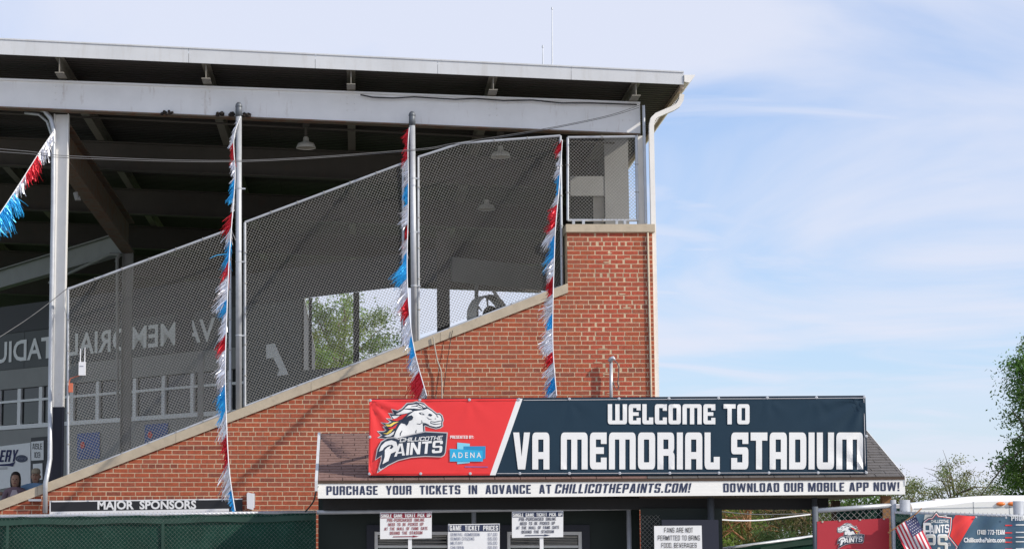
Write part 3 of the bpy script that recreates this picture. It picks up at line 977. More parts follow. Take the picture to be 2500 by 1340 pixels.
def rect_tube(pts, w, d):
    mb = MB()
    vs_, fs = [], []
    for i, p in enumerate(pts):
        a = pts[max(i - 1, 0)]; b = pts[min(i + 1, len(pts) - 1)]
        t = (b - a).normalized(); s_ = Vector((t.z, 0, -t.x)).normalized() * w / 2
        dv = Vector((0, d / 2, 0))
        vs_ += [p - s_ - dv, p + s_ - dv, p + s_ + dv, p - s_ + dv]
    for i in range(len(pts) - 1):
        for k in range(4):
            fs.append((4 * i + k, 4 * i + (k + 1) % 4, 4 * i + 4 + (k + 1) % 4, 4 * i + 4 + k))
    fs += [(0, 1, 2, 3), tuple(4 * (len(pts) - 1) + k for k in (3, 2, 1, 0))]
    return mb.add(vs_, fs)
ds = rect_tube([P(a, b, YDS) for a, b in dsp] + [Vector((P(1590, 330, YDS).x + 0.004, YDS, TOPZ)), Vector((P(1590, 330, YDS).x + 0.008, YDS, 0.1))], 0.072, 0.10)
ds = ds.build('downspout', M['gutter'], stand)
rib = MB()
def ribs(pa, pb, n_):
    for k in range(n_):
        p = pa.lerp(pb, (k + 0.5) / n_)
        rib.lathe(p, [(0.03, -0.006), (0.052, -0.005), (0.052, 0.005), (0.03, 0.006)], 4, (pb - pa))
ribs(P(1662, 242, YDS), P(1642, 266, YDS), 7); ribs(P(1608, 280, YDS), P(1590, 306, YDS), 7)
rib.build('elbow_rib', M['gutter'], ds)
# pale conduit down the face near the corner
MB().tube([Vector((P(1581, 570, YW).x, YW - 0.018, TOPZ - 0.01)), Vector((P(1581, 570, YW).x + 0.02, YW - 0.018, 0.2))], 0.016, 8).build('conduit', M['coping'], stand, smooth=True)
# electric mast on the wall
em = MB().tube([P(1492, 884, YW - 0.10), P(1492, 1010, YW - 0.10)], 0.026, 10)
em.build('service_mast', M['galv'], stand, smooth=True)
MB().tube([P(1489, 882, YW - 0.10), P(1492, 876, YW - 0.12), P(1497, 874, YW - 0.14), P(1502, 878, YW - 0.15)], [0.036, 0.04, 0.034, 0.012], 8).build('weather_head', M['galv'], stand, smooth=True)
wl_ = MB().tube([P(a, b, YW - 0.12) for a, b in ((1500, 880), (1507, 886), (1511, 897), (1510, 920), (1508, 935), (1511, 945), (1506, 952), (1500, 944), (1497, 932))], 0.008, 6)
wl_.build('drop_wire', M['cable_grey'], stand)
# cable lying over the beam
MB().tube([P(a, b, YB - 0.03) for a, b in ((880, 232), (910, 238), (960, 240), (1010, 237), (1060, 240), (1110, 243), (1160, 241), (1230, 246), (1300, 245), (1370, 252), (1440, 252), (1500, 254), (1555, 256))], 0.011, 6).build('beam_cable', M['cable'], stand)
# hanging wires over the coping
MB().tube([P(a, b, YW - 0.06) for a, b in ((1058, 822), (1062, 850), (1068, 880), (1077, 905), (1079, 935), (1079, 985))], 0.010, 6).build('loose_wire', M['cream'], stand)
MB().tube([P(a, b, YW - 0.05) for a, b in ((1105, 806), (1100, 830), (1092, 880), (1082, 960))], 0.005, 5).build('loose_wire', M['cable'], stand)

# --- small room behind the level mesh panel
RY = YW + 1.9
MB().box(P(1476, 400, RY).x, P(1534, 400, RY).x, RY, RY + 0.05, TOPZ - 0.6, deck_z(3.5) - 0.3).build('partition', M['pale_panel'], stand)
MB().box(P(1392, 400, RY).x, P(1476, 400, RY).x, RY + 0.01, RY + 0.09, P(1400, 478, RY).z, P(1400, 430, RY).z).build('lintel', M['pale_panel'], stand)
MB().box(P(1449, 400, RY).x, P(1475, 400, RY).x, RY + 0.1, RY + 0.14, TOPZ - 0.6, P(1400, 478, RY).z).build('door', M['cream'], stand)
# --- walls of the press box that turns away to the left, seen from its back
A0 = P(0, 876, 46.0); A1 = P(1070, 760, 37.0)
a0 = (A0.x, 46.0); a1 = (A1.x, 37.0)
dA = Vector((a1[0] - a0[0], a1[1] - a0[1], 0)).normalized()
nA = Vector((dA.y, -dA.x, 0))          # towards the viewer
if nA.y > 0: nA = -nA
def PA(px, py, off=0.0):
    return PV(px, py, a0, a1) + nA * off
def panelA(x0, x1, h0, h1, t=0.05, off=0.0):
    """wall piece on the press-box line between two image columns and two heights above the eye"""
    p, q = PA(x0, 800), PA(x1, 800)
    pts = [Vector((p.x, p.y, CAM_Z + h0)), Vector((q.x, q.y, CAM_Z + h0)), Vector((q.x, q.y, CAM_Z + h1)), Vector((p.x, p.y, CAM_Z + h1))]
    return MB().plate([v + nA * off for v in pts], -nA * t)
press = thing('press_box', (a0[0], a0[1], 0), 'dark press box with reversed white lettering seen under the grandstand roof', 'press box')
for xa, xb in ((-150, 60), (61, 120), (121, 232), (233, 425), (426, 600)):
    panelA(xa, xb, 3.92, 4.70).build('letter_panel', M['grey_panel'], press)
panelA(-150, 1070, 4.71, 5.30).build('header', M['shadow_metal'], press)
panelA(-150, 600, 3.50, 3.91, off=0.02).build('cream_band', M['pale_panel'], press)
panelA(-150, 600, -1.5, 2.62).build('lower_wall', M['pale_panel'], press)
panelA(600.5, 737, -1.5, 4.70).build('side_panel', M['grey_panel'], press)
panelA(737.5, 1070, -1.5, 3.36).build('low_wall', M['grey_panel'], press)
for px in (-60, 0, 50, 102, 178, 240, 330, 400, 470, 560):
    panelA(px - 4, px + 4, 2.63, 3.49, 0.06, 0.0).build('window_post', M['white'], press)
panelA(-150, 600, 3.20, 3.25, 0.05, 0.012).build('transom', M['white'], press)
panelA(-150, 600, 2.63, 2.72, 0.05, 0.022).build('window_sill', M['white'], press)
panelA(-150, 600, 2.74, 3.485, 0.02, -0.05).build('window_pane', M['glass'], press)
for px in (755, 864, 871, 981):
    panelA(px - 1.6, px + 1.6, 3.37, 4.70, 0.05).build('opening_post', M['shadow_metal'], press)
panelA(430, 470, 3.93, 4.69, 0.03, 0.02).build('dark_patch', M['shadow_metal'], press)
# reversed lettering
def mapA(u, v):
    return PA(u, v, 0.012)
pR, pL = PA(526, 830), PA(-48, 880)
zb_ = CAM_Z + 4.08; zt_ = CAM_Z + 4.53
def mapLet(u, v):
    p = pR.lerp(pL, u)
    return Vector((p.x, p.y, zb_ + (zt_ - zb_) * v)) + nA * 0.012
for q_ in islands(text_fit('VA MEMORIAL STADIUM', 0, 1, 0, 1, mapLet, 0.018)): q_.build('letter', M['letter_white'], press)
# sunlight on the side panel, painted as a white A-shaped patch
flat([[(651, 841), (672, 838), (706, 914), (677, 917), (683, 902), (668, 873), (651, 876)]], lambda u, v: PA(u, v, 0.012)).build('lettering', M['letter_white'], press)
# sponsor banner, aisle plates, blue posters on the lower wall
ban = MB().plate([PA(-90, 1100, 0.02), PA(76, 1080, 0.02), PA(76, 1180, 0.02), PA(-90, 1210, 0.02)], -nA * 0.015)
ban = ban.build('sponsor_banner', M['white'], None)
tag(ban, 'white sponsor banner with dark blue lettering and an oval, behind the two spectators', 'banner')
sign_text('ERY', 0, 42, 1126, 1097, lambda u, v: PA(u, v + (46 - u) * 0.03, 0.028), 'heavy', 0.2).build('lettering', M['flag_blue'], ban)
flat([[(40 + 15 * (1 + math.cos(k * math.pi / 12)) , 1119 + 9 * math.sin(k * math.pi / 12)) for k in range(24)]], lambda u, v: PA(u, v, 0.028)).build('oval_mark', M['navy_ink'], ban)
text_fit('Ford', 45, 66, 1122, 1115, lambda u, v: PA(u, v, 0.034), 0.0, -0.3).build('lettering', M['grey_ink'], ban, kind='stuff')
flat([[(0, 1133), (26, 1131), (40, 1126), (34, 1138), (22, 1137), (0, 1137)]], lambda u, v: PA(u, v, 0.028)).build('swoosh', M['flag_blue'], ban)
flat([[(0, 1146), (20, 1145), (20, 1139), (0, 1140)]], lambda u, v: PA(u, v, 0.028)).build('grey_print', M['emb_grey'], ban)
MB().plate([PA(77, 1068, 0.015), PA(122, 1064, 0.015), PA(122, 1200, 0.015), PA(77, 1200, 0.015)], -nA * 0.01).build('aisle_board', M['shadow_metal'], press)
ais = MB().plate([PA(79, 1078, 0.03), PA(109, 1075, 0.03), PA(109, 1122, 0.03), PA(79, 1124, 0.03)], -nA * 0.01).build('aisle_sign', M['white'])
tag(ais, 'small white sign reading AISLE 103 on the dark board', 'sign')
sign_text('AISLE', 82, 106, 1096, 1082, lambda u, v: PA(u, v, 0.036), 'thin').build('lettering', M['black_ink'], ais)
sign_text('103', 87, 101, 1117, 1103, lambda u, v: PA(u, v, 0.036), 'thin').build('lettering', M['black_ink'], ais)
ais = MB().plate([PA(83, 1132, 0.03), PA(106, 1130, 0.03), PA(106, 1170, 0.03), PA(83, 1172, 0.03)], -nA * 0.01).build('notice', M['white'])
tag(ais, 'white notice with small grey print below the aisle number sign', 'sign')
for i, (xa, xb, ya, yb, lab) in enumerate(((190, 245, 1058, 1118, 'blue poster with a red mark on the pale wall, left of the inner column'),
                                           (355, 412, 1036, 1090, 'blue poster with a red mark on the pale wall, right of the inner column'))):
    o = MB().plate([PA(xa, ya, 0.02), PA(xb, ya - 4, 0.02), PA(xb, yb, 0.02), PA(xa, yb + 4, 0.02)], -nA * 0.01).build('poster', M['poster_blue'])
    tag(o, lab, 'poster', 'blue posters')
    cxp, cyp = (xa + 14, (ya + yb) / 2 - 2)
    flat([[(cxp + 6 * math.cos(k), cyp + 9 * math.sin(k)) for k in (0, 1.0, 2.1, 3.1, 4.2, 5.2)]], lambda u, v: PA(u, v, 0.03)).build('red_mark', M['emb_red'], o)
# wall B on the street side of the press box
b0_, b1_ = (A1.x + 0.25, 37.0), (P(1325, 712, 38.3).x, 38.3)
dB = Vector((b1_[0] - b0_[0], b1_[1] - b0_[1], 0)).normalized()
bEnd = Vector((b0_[0], b0_[1], 0)) + dB * 4.2
def panelB(s0, s1, h0, h1, t=0.05):
    p = Vector((b0_[0], b0_[1], 0)) + dB * s0; q = Vector((b0_[0], b0_[1], 0)) + dB * s1
    nb = Vector((-dB.y, dB.x, 0))
    return MB().plate([p + Vector((0, 0, CAM_Z + h0)), q + Vector((0, 0, CAM_Z + h0)), q + Vector((0, 0, CAM_Z + h1)), p + Vector((0, 0, CAM_Z + h1))], nb * t)
panelB(0, 4.2, 4.72, 5.15).build('upper_panel', M['pale_panel'], press)
panelB(0, 4.2, -1.5, 3.3).build('street_wall', M['grey_panel'], press)
panelB(0.55, 0.60, 3.31, 4.71).build('opening_post', M['pale_panel'], press)
MB().box(A1.x - 0.02, A1.x + 0.20, 36.95, 37.1, 0, CAM_Z + 5.6).build('corner_post', M['inner_steel'], press)

# --- hanging dome lamps under the roof
def dome_lamp(c, lab, r=0.155):
    t = thing('dome_lamp', c, lab, 'lamp', 'dome lamps under the grandstand roof')
    MB().lathe(c, [(r, 0), (r * 0.97, 0.02), (r * 0.80, 0.075), (r * 0.32, 0.10), (r * 0.28, 0.16), (0.03, 0.18)], 20).build('lamp_shade', M['lamp_enamel'], t, smooth=True)
    MB().lathe(c, [(r * 0.93, 0.012), (r * 0.3, 0.02), (0.001, 0.018)], 20).build('lamp_glass', M['cream'], t, smooth=True)
    MB().tube([c + Vector((0, 0, 0.18)), c + Vector((0, 0, 0.34))], 0.022, 8).build('stem', M['inner_steel'], t)
    MB().box(c.x - 0.05, c.x + 0.05, c.y - 0.05, c.y + 0.05, c.z + 0.34, c.z + 0.42).build('mounting_box', M['inner_steel'], t)
dome_lamp(P(747, 362, 32.8), 'grey enamel dome lamp hanging under the roof right of the first steel pole')
dome_lamp(P(1222, 384, 32.9), 'dome lamp behind the mesh panel near the top of the roof')
dome_lamp(P(1188, 512, 37.0), 'smaller looking dome lamp behind the middle of the right mesh panel')
dome_lamp(P(8, 566, 38.0), 'dome lamp cut by the left edge of the picture')
# floodlight clamp on the girder
MB().tube([P(184, 470, 33.6), P(188, 486, 33.6), P(196, 484, 33.6)], 0.04, 8).build('speaker_bracket', M['pale_panel'], stand)

# ================================================================== CHAIN-LINK PANELS ON THE COPING
YM = YW + 0.16
def clip_line(p, d, poly):
    """part of the 2-D line p + t d inside a convex polygon (counter-clockwise)"""
    t0, t1 = -1e9, 1e9
    n_ = len(poly)
    for i in range(n_):
        a, b = poly[i], poly[(i + 1) % n_]
        e = (b[0] - a[0], b[1] - a[1])
        nn = (-e[1], e[0])                      # inwards
        num = (a[0] - p[0]) * nn[0] + (a[1] - p[1]) * nn[1]
        den_ = d[0] * nn[0] + d[1] * nn[1]
        if abs(den_) < 1e-9:
            if num > 0: return None
            continue
        t = num / den_
        if den_ > 0: t0 = max(t0, t)
        else: t1 = min(t1, t)
    return (t0, t1) if t1 - t0 > 0.01 else None
def wire_mesh(poly, theta, pitch, r, y=YM):
    area = sum(poly[i][0] * poly[(i + 1) % len(poly)][1] - poly[(i + 1) % len(poly)][0] * poly[i][1] for i in range(len(poly)))
    if area < 0: poly = poly[::-1]
    mb = MB()
    for fam in (0, 1):
        a = theta + (math.pi / 4 if fam == 0 else -math.pi / 4)
        d = (math.cos(a), math.sin(a)); nn = (-d[1], d[0])
        ss = [p[0] * nn[0] + p[1] * nn[1] for p in poly]
        s_ = math.ceil(min(ss) / pitch) * pitch
        while s_ < max(ss):
            c = clip_line((nn[0] * s_, nn[1] * s_), d, poly)
            if c:
                ns = max(int((c[1] - c[0]) / 0.22), 1)
                dn = Vector((nn[0], 0, nn[1])) * r
                dy = Vector((0, r * 0.8, 0))
                vs_, fs = [], []
                for z_ in range(ns + 1):
                    t = c[0] + (c[1] - c[0]) * z_ / ns
                    px_, pz_ = nn[0] * s_ + d[0] * t, nn[1] * s_ + d[1] * t
                    # slack: a gentle bulge and uneven tension across the panel
                    ox = 0.006 * math.sin(pz_ * 3.1 + px_ * 1.3) + 0.003 * math.sin(pz_ * 9.0 - px_ * 5)
                    oz = 0.006 * math.sin(px_ * 2.7 - pz_ * 1.9) + 0.003 * math.sin(px_ * 8.0 + pz_ * 4)
                    oy = 0.018 * math.sin(px_ * 1.9 + 0.5) * math.sin(pz_ * 1.7)
                    p = Vector((px_ + ox, y + oy + (0.002 if fam else -0.002), pz_ + oz))
                    vs_ += [p - dn + dy * 0.6, p + dn + dy * 0.6, p - dy * 1.2]
                    if z_:
                        k_ = 3 * (z_ - 1)
                        fs += [(k_, k_ + 1, k_ + 4, k_ + 3), (k_ + 1, k_ + 2, k_ + 5, k_ + 4), (k_ + 2, k_, k_ + 3, k_ + 5)]
                mb.add(vs_, fs)
            s_ += pitch
    return mb
THETA = math.atan(CS)
def mesh_panel(name, label, corners, theta, bands=True, r=0.0024, ties=None):
    """corners in photograph pixels, in order round the panel"""
    pts = [P(a, b, YM) for a, b in corners]
    base = min(pts, key=lambda p: p.z)
    t = thing(name, base, label, 'fence panel', 'chain-link panels along the coping')
    n_ = len(pts)
    for i in range(n_):
        p, q = pts[i], pts[(i + 1) % n_]
        nm = 'frame_post' if abs(p.x - q.x) < abs(p.z - q.z) else 'frame_rail'
        MB().tube([p, q], 0.020, 8).build(nm, M['galv'], t, smooth=False)
        L = (q - p).length
        k = int(L / 0.42)
        if bands and k > 1:
            bd = MB()
            for j in range(1, k):
                c = p.lerp(q, j / k)
                bd.lathe(c - (q - p).normalized() * 0.008, [(0.024, 0), (0.029, 0), (0.029, 0.016), (0.024, 0.016)], 8, (q - p))
            bd.build('tie_band', M['wire'], t)
    wire_mesh([(p.x, p.z) for p in pts], theta, 0.0375, r).build('wire_mesh', M['wire'], t, kind='stuff')
    return t
m1 = mesh_panel('mesh_fence', 'sloping chain-link panel between the white column and the first steel pole', [(166, 706), (562, 560), (562, 1003), (166, 1160)], THETA)
m2 = mesh_panel('mesh_fence', 'sloping chain-link panel between the two steel poles', [(598, 543), (984, 399), (984, 843), (598, 992)], THETA)
m3 = mesh_panel('mesh_fence', 'tall chain-link panel with bent top rail right of the second steel pole', [(1021, 384), (1126, 350), (1368, 332), (1372, 699), (1325, 715), (1022, 831)], THETA)
m4 = mesh_panel('mesh_fence', 'square chain-link panel standing on the level coping in the corner', [(1386, 336), (1553, 334), (1556, 538), (1386, 538)], 0.0)
# clamps that hold the bottom rails to the coping
def foot(px, py, parent, dx=0.0):
    p = P(px, py, YM)
    MB().box(p.x - 0.02, p.x + 0.02, YM - 0.03, YM + 0.03, p.z - 0.11, p.z - 0.01).build('foot_clamp', M['galv'], parent)
for px in (260, 350, 455): foot(px, 1160 - (px - 166) * 0.3965, m1)
for px in (645, 760, 880): foot(px, 992 - (px - 598) * 0.386, m2)
for px in (1070, 1182, 1290): foot(px, 831 - (px - 1022) * 0.383, m3)
for px in (1400, 1424, 1505, 1525): foot(px, 538, m4)
# the pair of steel poles
for px, py0, pxb, pyb, lab in ((583, 250, 583, 1002, 'tall grey steel pole with domed cap, left of the two, standing on the coping'),
                               (1006, 272, 1012, 832, 'tall grey steel pole with domed cap, right of the two, standing on the coping')):
    a, b = P(px, py0, YW + 0.10), P(pxb, pyb, YW + 0.10)
    t = thing('steel_pole', b, lab, 'pole', 'steel poles on the coping')
    top = a - Vector((0, 0, 0.22))
    MB().tube([b + Vector((0, 0, -0.02)), top], 0.046, 14).build('shaft', M['galv'], t, smooth=True)
    MB().lathe(top, [(0.046, 0.0), (0.05, 0.0), (0.05, 0.14), (0.046, 0.145), (0.054, 0.147), (0.054, 0.16), (0.045, 0.19), (0.025, 0.215), (0.001, 0.222)], 14).build('cap', M['galv_dark'], t, smooth=True)  # shade under the roof edge is put into the cap colour
    for k in (0.25, 0.5, 0.75):
        c = b.lerp(top, k)
        MB().lathe(c, [(0.046, 0), (0.051, 0), (0.051, 0.02), (0.046, 0.02)], 14).build('clamp', M['galv'], t)
        MB().box(c.x + 0.03, c.x + 0.10, YW + 0.12, YW + 0.15, c.z, c.z + 0.02).build('bracket', M['galv'], t)
# wireless box and orange case on the first panel
c = P(201, 900, YM - 0.05)
t = thing('wireless_access_point', c, 'small white radio box with two upright antennas fixed to the mesh', 'radio box')
MB().box(c.x - 0.05, c.x + 0.05, YM - 0.09, YM - 0.035, c.z - 0.10, c.z + 0.10).build('case', M['plastic_white'], t)
for dx, h in ((-0.03, 0.30), (0.036, 0.32)):
    MB().tube([c + Vector((dx, -0.02, 0.10)), c + Vector((dx, -0.02, h))], [0.009, 0.006], 6).build('antenna', M['plastic_white'], t)
MB().box(c.x - 0.035, c.x + 0.02, YM - 0.093, YM - 0.0905, c.z + 0.03, c.z + 0.04).build('print_mark', M['grey_ink'], t)
c = P(173, 945, YM - 0.05)
o = MB().box(c.x - 0.03, c.x + 0.03, YM - 0.08, YM - 0.035, c.z - 0.075, c.z + 0.06)
o.tube([c + Vector((-0.03, 0, 0.06)), c + Vector((-0.01, 0, 0.13)), c + Vector((0.05, 0, 0.15)), c + Vector((0.14, 0, 0.18))], 0.007, 5)
tag(o.build('cable_coupler', M['plastic_orange']), 'faded orange cable coupler hanging at the edge of the first mesh panel', 'coupler')

# ================================================================== FAN BEHIND THE PANEL
fc = P(1192, 776, 36.2)
t = thing('drum_fan', fc - Vector((0, 0, 0.45)), 'dark round drum fan behind the mesh, cut by the coping', 'fan')
ax = Vector((0.62, -0.75, 0.05)).normalized()
MB().lathe(fc, [(0.37, -0.12), (0.39, -0.12), (0.39, 0.12), (0.37, 0.12), (0.37, -0.12)], 32, ax).build('drum', M['grey_fan'], t, smooth=False)
MB().lathe(fc + Vector((0.06, 0, 0)), [(0.001, -0.06), (0.17, -0.06), (0.215, 0.0), (0.17, 0.05), (0.001, 0.06)], 18, ax).build('motor', M['inner_steel'], t)
xa_ = ax.orthogonal().normalized(); ya_ = ax.cross(xa_)
for k in range(7):
    a = k * 2 * math.pi / 7 + 0.5
    d = xa_ * math.cos(a) + ya_ * math.sin(a); e = ax.cross(d)
    MB().plate([fc + d * 0.18 - e * 0.012, fc + d * 0.365 - e * 0.03, fc + d * 0.365 + e * 0.03, fc + d * 0.18 + e * 0.012], ax * 0.006).build('blade', M['grey_fan'], t)
MB().bar(fc + Vector((0.08, -0.2, 0.44)), fc + Vector((0.36, -0.2, 0.02)), 0.06, 0.05).build('strut', M['cream'], t)
MB().tube([fc - Vector((0.3, 0, 0.3)), fc - Vector((0.3, 0, 0.85)), fc - Vector((-0.3, 0, 0.85)), fc - Vector((-0.3, 0, 0.3))], 0.02, 6).build('stand_frame', M['shadow_metal'], t)

# ================================================================== ANTENNAS ON THE ROOF
for px, pyt, pyb, lab in ((1325, 117, 163, 'short thin antenna on the roof'), (1348, 24, 165, 'long thin antenna on the roof')):
    a, b = P(px, pyb, YF + 0.8), P(px, pyt, YF + 0.8)
    b.z += 0.0
    a.z = deck_z(a.x) + 0.13
    t = thing('antenna', a, lab, 'antenna', 'antennas on the grandstand roof')
    MB().tube([a, b], [0.012, 0.007], 6).build('rod', M['galv'], t)
    MB().lathe(b, [(0.001, -0.01), (0.014, 0), (0.014, 0.03), (0.001, 0.045)], 8).build('tip', M['galv'], t)
    MB().lathe(a, [(0.03, -0.01), (0.03, 0.05), (0.012, 0.06)], 8).build('mount', M['galv_dark'], t)

# ================================================================== OVERHEAD WIRES
def cable(name, label, pts, r, m, group=None):
    # Catmull-Rom through the points
    pp = [Vector(p) for p in pts]
    out = []
    for i in range(len(pp) - 1):
        p0 = pp[max(i - 1, 0)]; p1 = pp[i]; p2 = pp[i + 1]; p3 = pp[min(i + 2, len(pp) - 1)]
        for k in range(6):
            u = k / 6
            out.append(0.5 * (2 * p1 + (p2 - p0) * u + (2 * p0 - 5 * p1 + 4 * p2 - p3) * u * u + (3 * p1 - p0 - 3 * p2 + p3) * u ** 3))
    out.append(pp[-1])
    o = MB().tube(out, r, 6).build(name, m)
    return tag(o, label, 'cable', group)
wa = [(-900, 300, 27.0), (0, 364, 28.6), (170, 381, 29.0), (590, 392, 30.0), (1000, 366, 30.9), (1110, 350, 31.1), (1300, 320, 31.3), (1475, 285, 31.38), (1560, 258, 31.44)]
cable('overhead_wire', 'upper of two black wires crossing the stand and rising to the roof corner', [P(*p) for p in wa], 0.0048, M['cable_grey'], 'overhead wires')
wb = [(-900, 322, 27.05), (0, 371, 28.62), (170, 386, 29.05), (590, 395, 30.05), (1000, 369, 30.92), (1110, 353, 31.12), (1300, 323, 31.32), (1475, 288, 31.39), (1560, 263, 31.45)]
cable('overhead_wire', 'lower of two black wires crossing the stand and rising to the roof corner', [P(*p) for p in wb], 0.0048, M['cable_grey'], 'overhead wires')
cable('guy_wire', 'thin wire sloping down to the left from the white column', [P(168, 701, YW + 0.2), P(90, 762, 31.4), P(0, 822, 31.0), P(-300, 1010, 29.5)], 0.006, M['cable_grey'])

# ================================================================== FOIL FRINGE STREAMERS
FO = {'s': M['foil_s'], 'r': M['foil_r'], 'b': M['foil_b']}
NM = {'s': 'silver_fringe', 'r': 'red_fringe', 'b': 'blue_fringe'}
def streamer(label, path, secs, seed, blow=(-0.75, 0.0, -0.65), length=0.20, calm=None):
    """path: world points; secs: (colour, v0, v1) along the path 0..1"""
    rr = random.Random(seed)
    pp = [Vector(p) for p in path]
    fine = []
    for i in range(len(pp) - 1):
        p0 = pp[max(i - 1, 0)]; p1 = pp[i]; p2 = pp[i + 1]; p3 = pp[min(i + 2, len(pp) - 1)]
        for k in range(12):
            u = k / 12
            fine.append(0.5 * (2 * p1 + (p2 - p0) * u + (2 * p0 - 5 * p1 + 4 * p2 - p3) * u * u + (3 * p1 - p0 - 3 * p2 + p3) * u ** 3))
    fine.append(pp[-1])
    ln = [0]
    for a, b in zip(fine[:-1], fine[1:]): ln.append(ln[-1] + (b - a).length)
    T = ln[-1]
    def at(u):
        s_ = max(0, min(u, 1)) * T
        for i in range(len(ln) - 1):
            if s_ <= ln[i + 1]:
                return fine[i].lerp(fine[i + 1], (s_ - ln[i]) / max(ln[i + 1] - ln[i], 1e-9))
        return fine[-1]
    root = thing('foil_streamer', fine[-1] if fine[-1].z < fine[0].z else fine[0], label, 'streamer', 'red, silver and blue foil streamers')
    MB().tube(fine, 0.006, 6).build('cord', M['cord'], root)
    for (c, u0, u1, lk) in secs:
        mb = MB()
        n_ = max(int((u1 - u0) * T / 0.0036), 6)
        gust = Vector((rr.uniform(-0.25, 0.35), rr.uniform(-0.4, 0.3), rr.uniform(-0.35, 0.3)))
        for j in range(n_):
            u = u0 + (u1 - u0) * (j + rr.random()) / n_
            p = at(u)
            d = (Vector(blow) + gust + Vector((rr.gauss(0, 0.14), rr.gauss(0, 0.20), rr.gauss(0, 0.14)))).normalized()
            L = length * lk * rr.uniform(0.5, 1.15) * (0.95 + 0.22 * math.sin(u * 61 + seed) + 0.14 * math.sin(u * 173 + 2 * seed))
            w = rr.uniform(0.006, 0.012)
            sd = d.cross(Vector((rr.gauss(0, 0.5), 1.0, rr.gauss(0, 0.5)))).normalized() * w / 2
            a, q = p, []
            dd = d.copy()
            tw = rr.uniform(-1.4, 1.4)
            for s_ in range(6):
                k = s_ / 5
                ss = Matrix.Rotation(tw * k, 3, d) @ sd
                q += [a - ss * (1 - 0.3 * k), a + ss * (1 - 0.3 * k)]
                dd = (dd + Vector((0, 0, -0.10)) + Vector((rr.gauss(0, .10), rr.gauss(0, .16), rr.gauss(0, .10)))).normalized()
                a = a + dd * L / 5
            mb.add(q, [(2 * z_, 2 * z_ + 1, 2 * z_ + 3, 2 * z_ + 2) for z_ in range(5)])
        mb.build(NM[c], FO[c], root)
    return root
def secs(ys, cols, lks):
    y0, y1 = ys[0], ys[-1]
    return [(c, (a - y0) / (y1 - y0), (b - y0) / (y1 - y0), k) for c, a, b, k in zip(cols, ys[:-1], ys[1:], lks)]
YFE = 26.3
# at the left column, running down to the left out of the picture
streamer('foil streamer slanting down to the left from the white column', [P(130, 322, 31.6), P(96, 372, 31.3), P(50, 445, 30.9), P(2, 518, 30.4), P(-60, 610, 29.8), P(-120, 700, 29.0)],
         secs([322, 377, 420, 462, 535, 590, 640, 700], 'srsbsrs', [1.0, 1.0, 0.9, 1.25, 1, 1, 1]), 3, blow=(0.10, 0, -1.0), length=0.24)
streamer('long foil streamer hanging from the left steel pole down to the green fence',
         [P(587, 284, 31.42), P(571, 340, 31.2), P(574, 430, 30.7), P(567, 530, 30.0), P(559, 640, 29.3), P(554, 760, 28.6), P(550, 900, 27.8), P(553, 1030, 27.1), P(560, 1150, 26.7), P(574, 1246, 26.32)],
         secs([284, 345, 395, 445, 500, 545, 585, 620, 680, 718, 780, 812, 868, 905, 965, 990, 1050, 1100, 1150, 1205, 1246], 'srsbsrsbrsbsrssbsrsb',
              [.9, .7, .65, .7, .65, .8, 1.0, 1.0, 1.3, 1.2, 1.0, 1.0, 0.9, 1.0, 0.9, 1.2, 1.0, 1.0, 1.1, 0.5]), 8, blow=(-0.55, 0.45, -0.85), length=0.22)
streamer('foil streamer hanging from the right steel pole down to the welcome sign',
         [P(999, 312, 31.42), P(996, 360, 31.2), P(997, 450, 30.6), P(996, 540, 29.9), P(994, 620, 29.2), P(995, 700, 28.5), P(1002, 790, 27.8), P(1015, 870, 27.1), P(1042, 966, 26.05)],
         secs([312, 375, 430, 480, 530, 565, 600, 625, 668, 712, 752, 800, 850, 895, 940, 966], 'rsbsrsbbsrsbsrs',
              [.6, .65, .65, .6, .7, .7, .9, 1.1, 1.2, 1.1, 1.1, .8, .9, 1.2, 1.0]), 21, blow=(-0.62, 0.5, -0.75), length=0.22)
streamer('foil streamer hanging from the red knot at the fence corner down to the welcome sign',
         [P(1373, 342, 31.5), P(1369, 400, 31.2), P(1364, 470, 30.7), P(1356, 560, 30.0), P(1353, 640, 29.3), P(1350, 740, 28.5), P(1350, 850, 27.5), P(1359, 966, 26.05)],
         secs([342, 362, 410, 455, 480, 530, 552, 608, 650, 690, 735, 770, 830, 860, 905, 945, 966], 'rsbsrsbsrsbsrsbs',
              [.8, .6, .65, .65, 1.0, 1.3, 1.1, .9, .7, 1.0, .9, 1.0, .8, 1.0, 1.1, 1.0]), 33, blow=(-0.72, 0.5, -0.62), length=0.21)

# ================================================================== LONG BANNER AND LAMP ON THE WALL
q4 = [P(121, 1222, YW - 0.05), P(592, 1216, YW - 0.05), P(592, 1247, YW - 0.05), P(121, 1256, YW - 0.05)]
def lerp4(q, u, v, off=0.0):
    return q[0].lerp(q[1], u).lerp(q[3].lerp(q[2], u), v) + Vector((0, -off, 0))
sp = MB().plate(q4, (0, 0.012, 0)).build('sponsor_heading_banner', M['black_vinyl'])
tag(sp, 'black banner reading MAJOR SPONSORS with white edges low on the brick wall', 'banner')
mq = lambda u, v: lerp4(q4, u, v, 0.004)
flat([[(0, 0), (1, 0), (1, 0.09), (0, 0.09)]], mq).build('white_edge', M['white'], sp)
flat([[(0, 0.78), (0.93, 0.78), (0.93, 1.0), (0, 1.0)]], mq).build('white_edge', M['white'], sp)
flat([[(0, 0.091), (0.006, 0.091), (0.006, 0.779), (0, 0.779)]], mq).build('white_edge', M['white'], sp)
for q_ in islands(text_fit('MAJOR  SPONSORS', 238, 479, 1243, 1222, lambda u, v: P(u, v - (u - 238) * 0.006, YW - 0.055), 0.035)): q_.build('letter', M['letter_white'], sp)
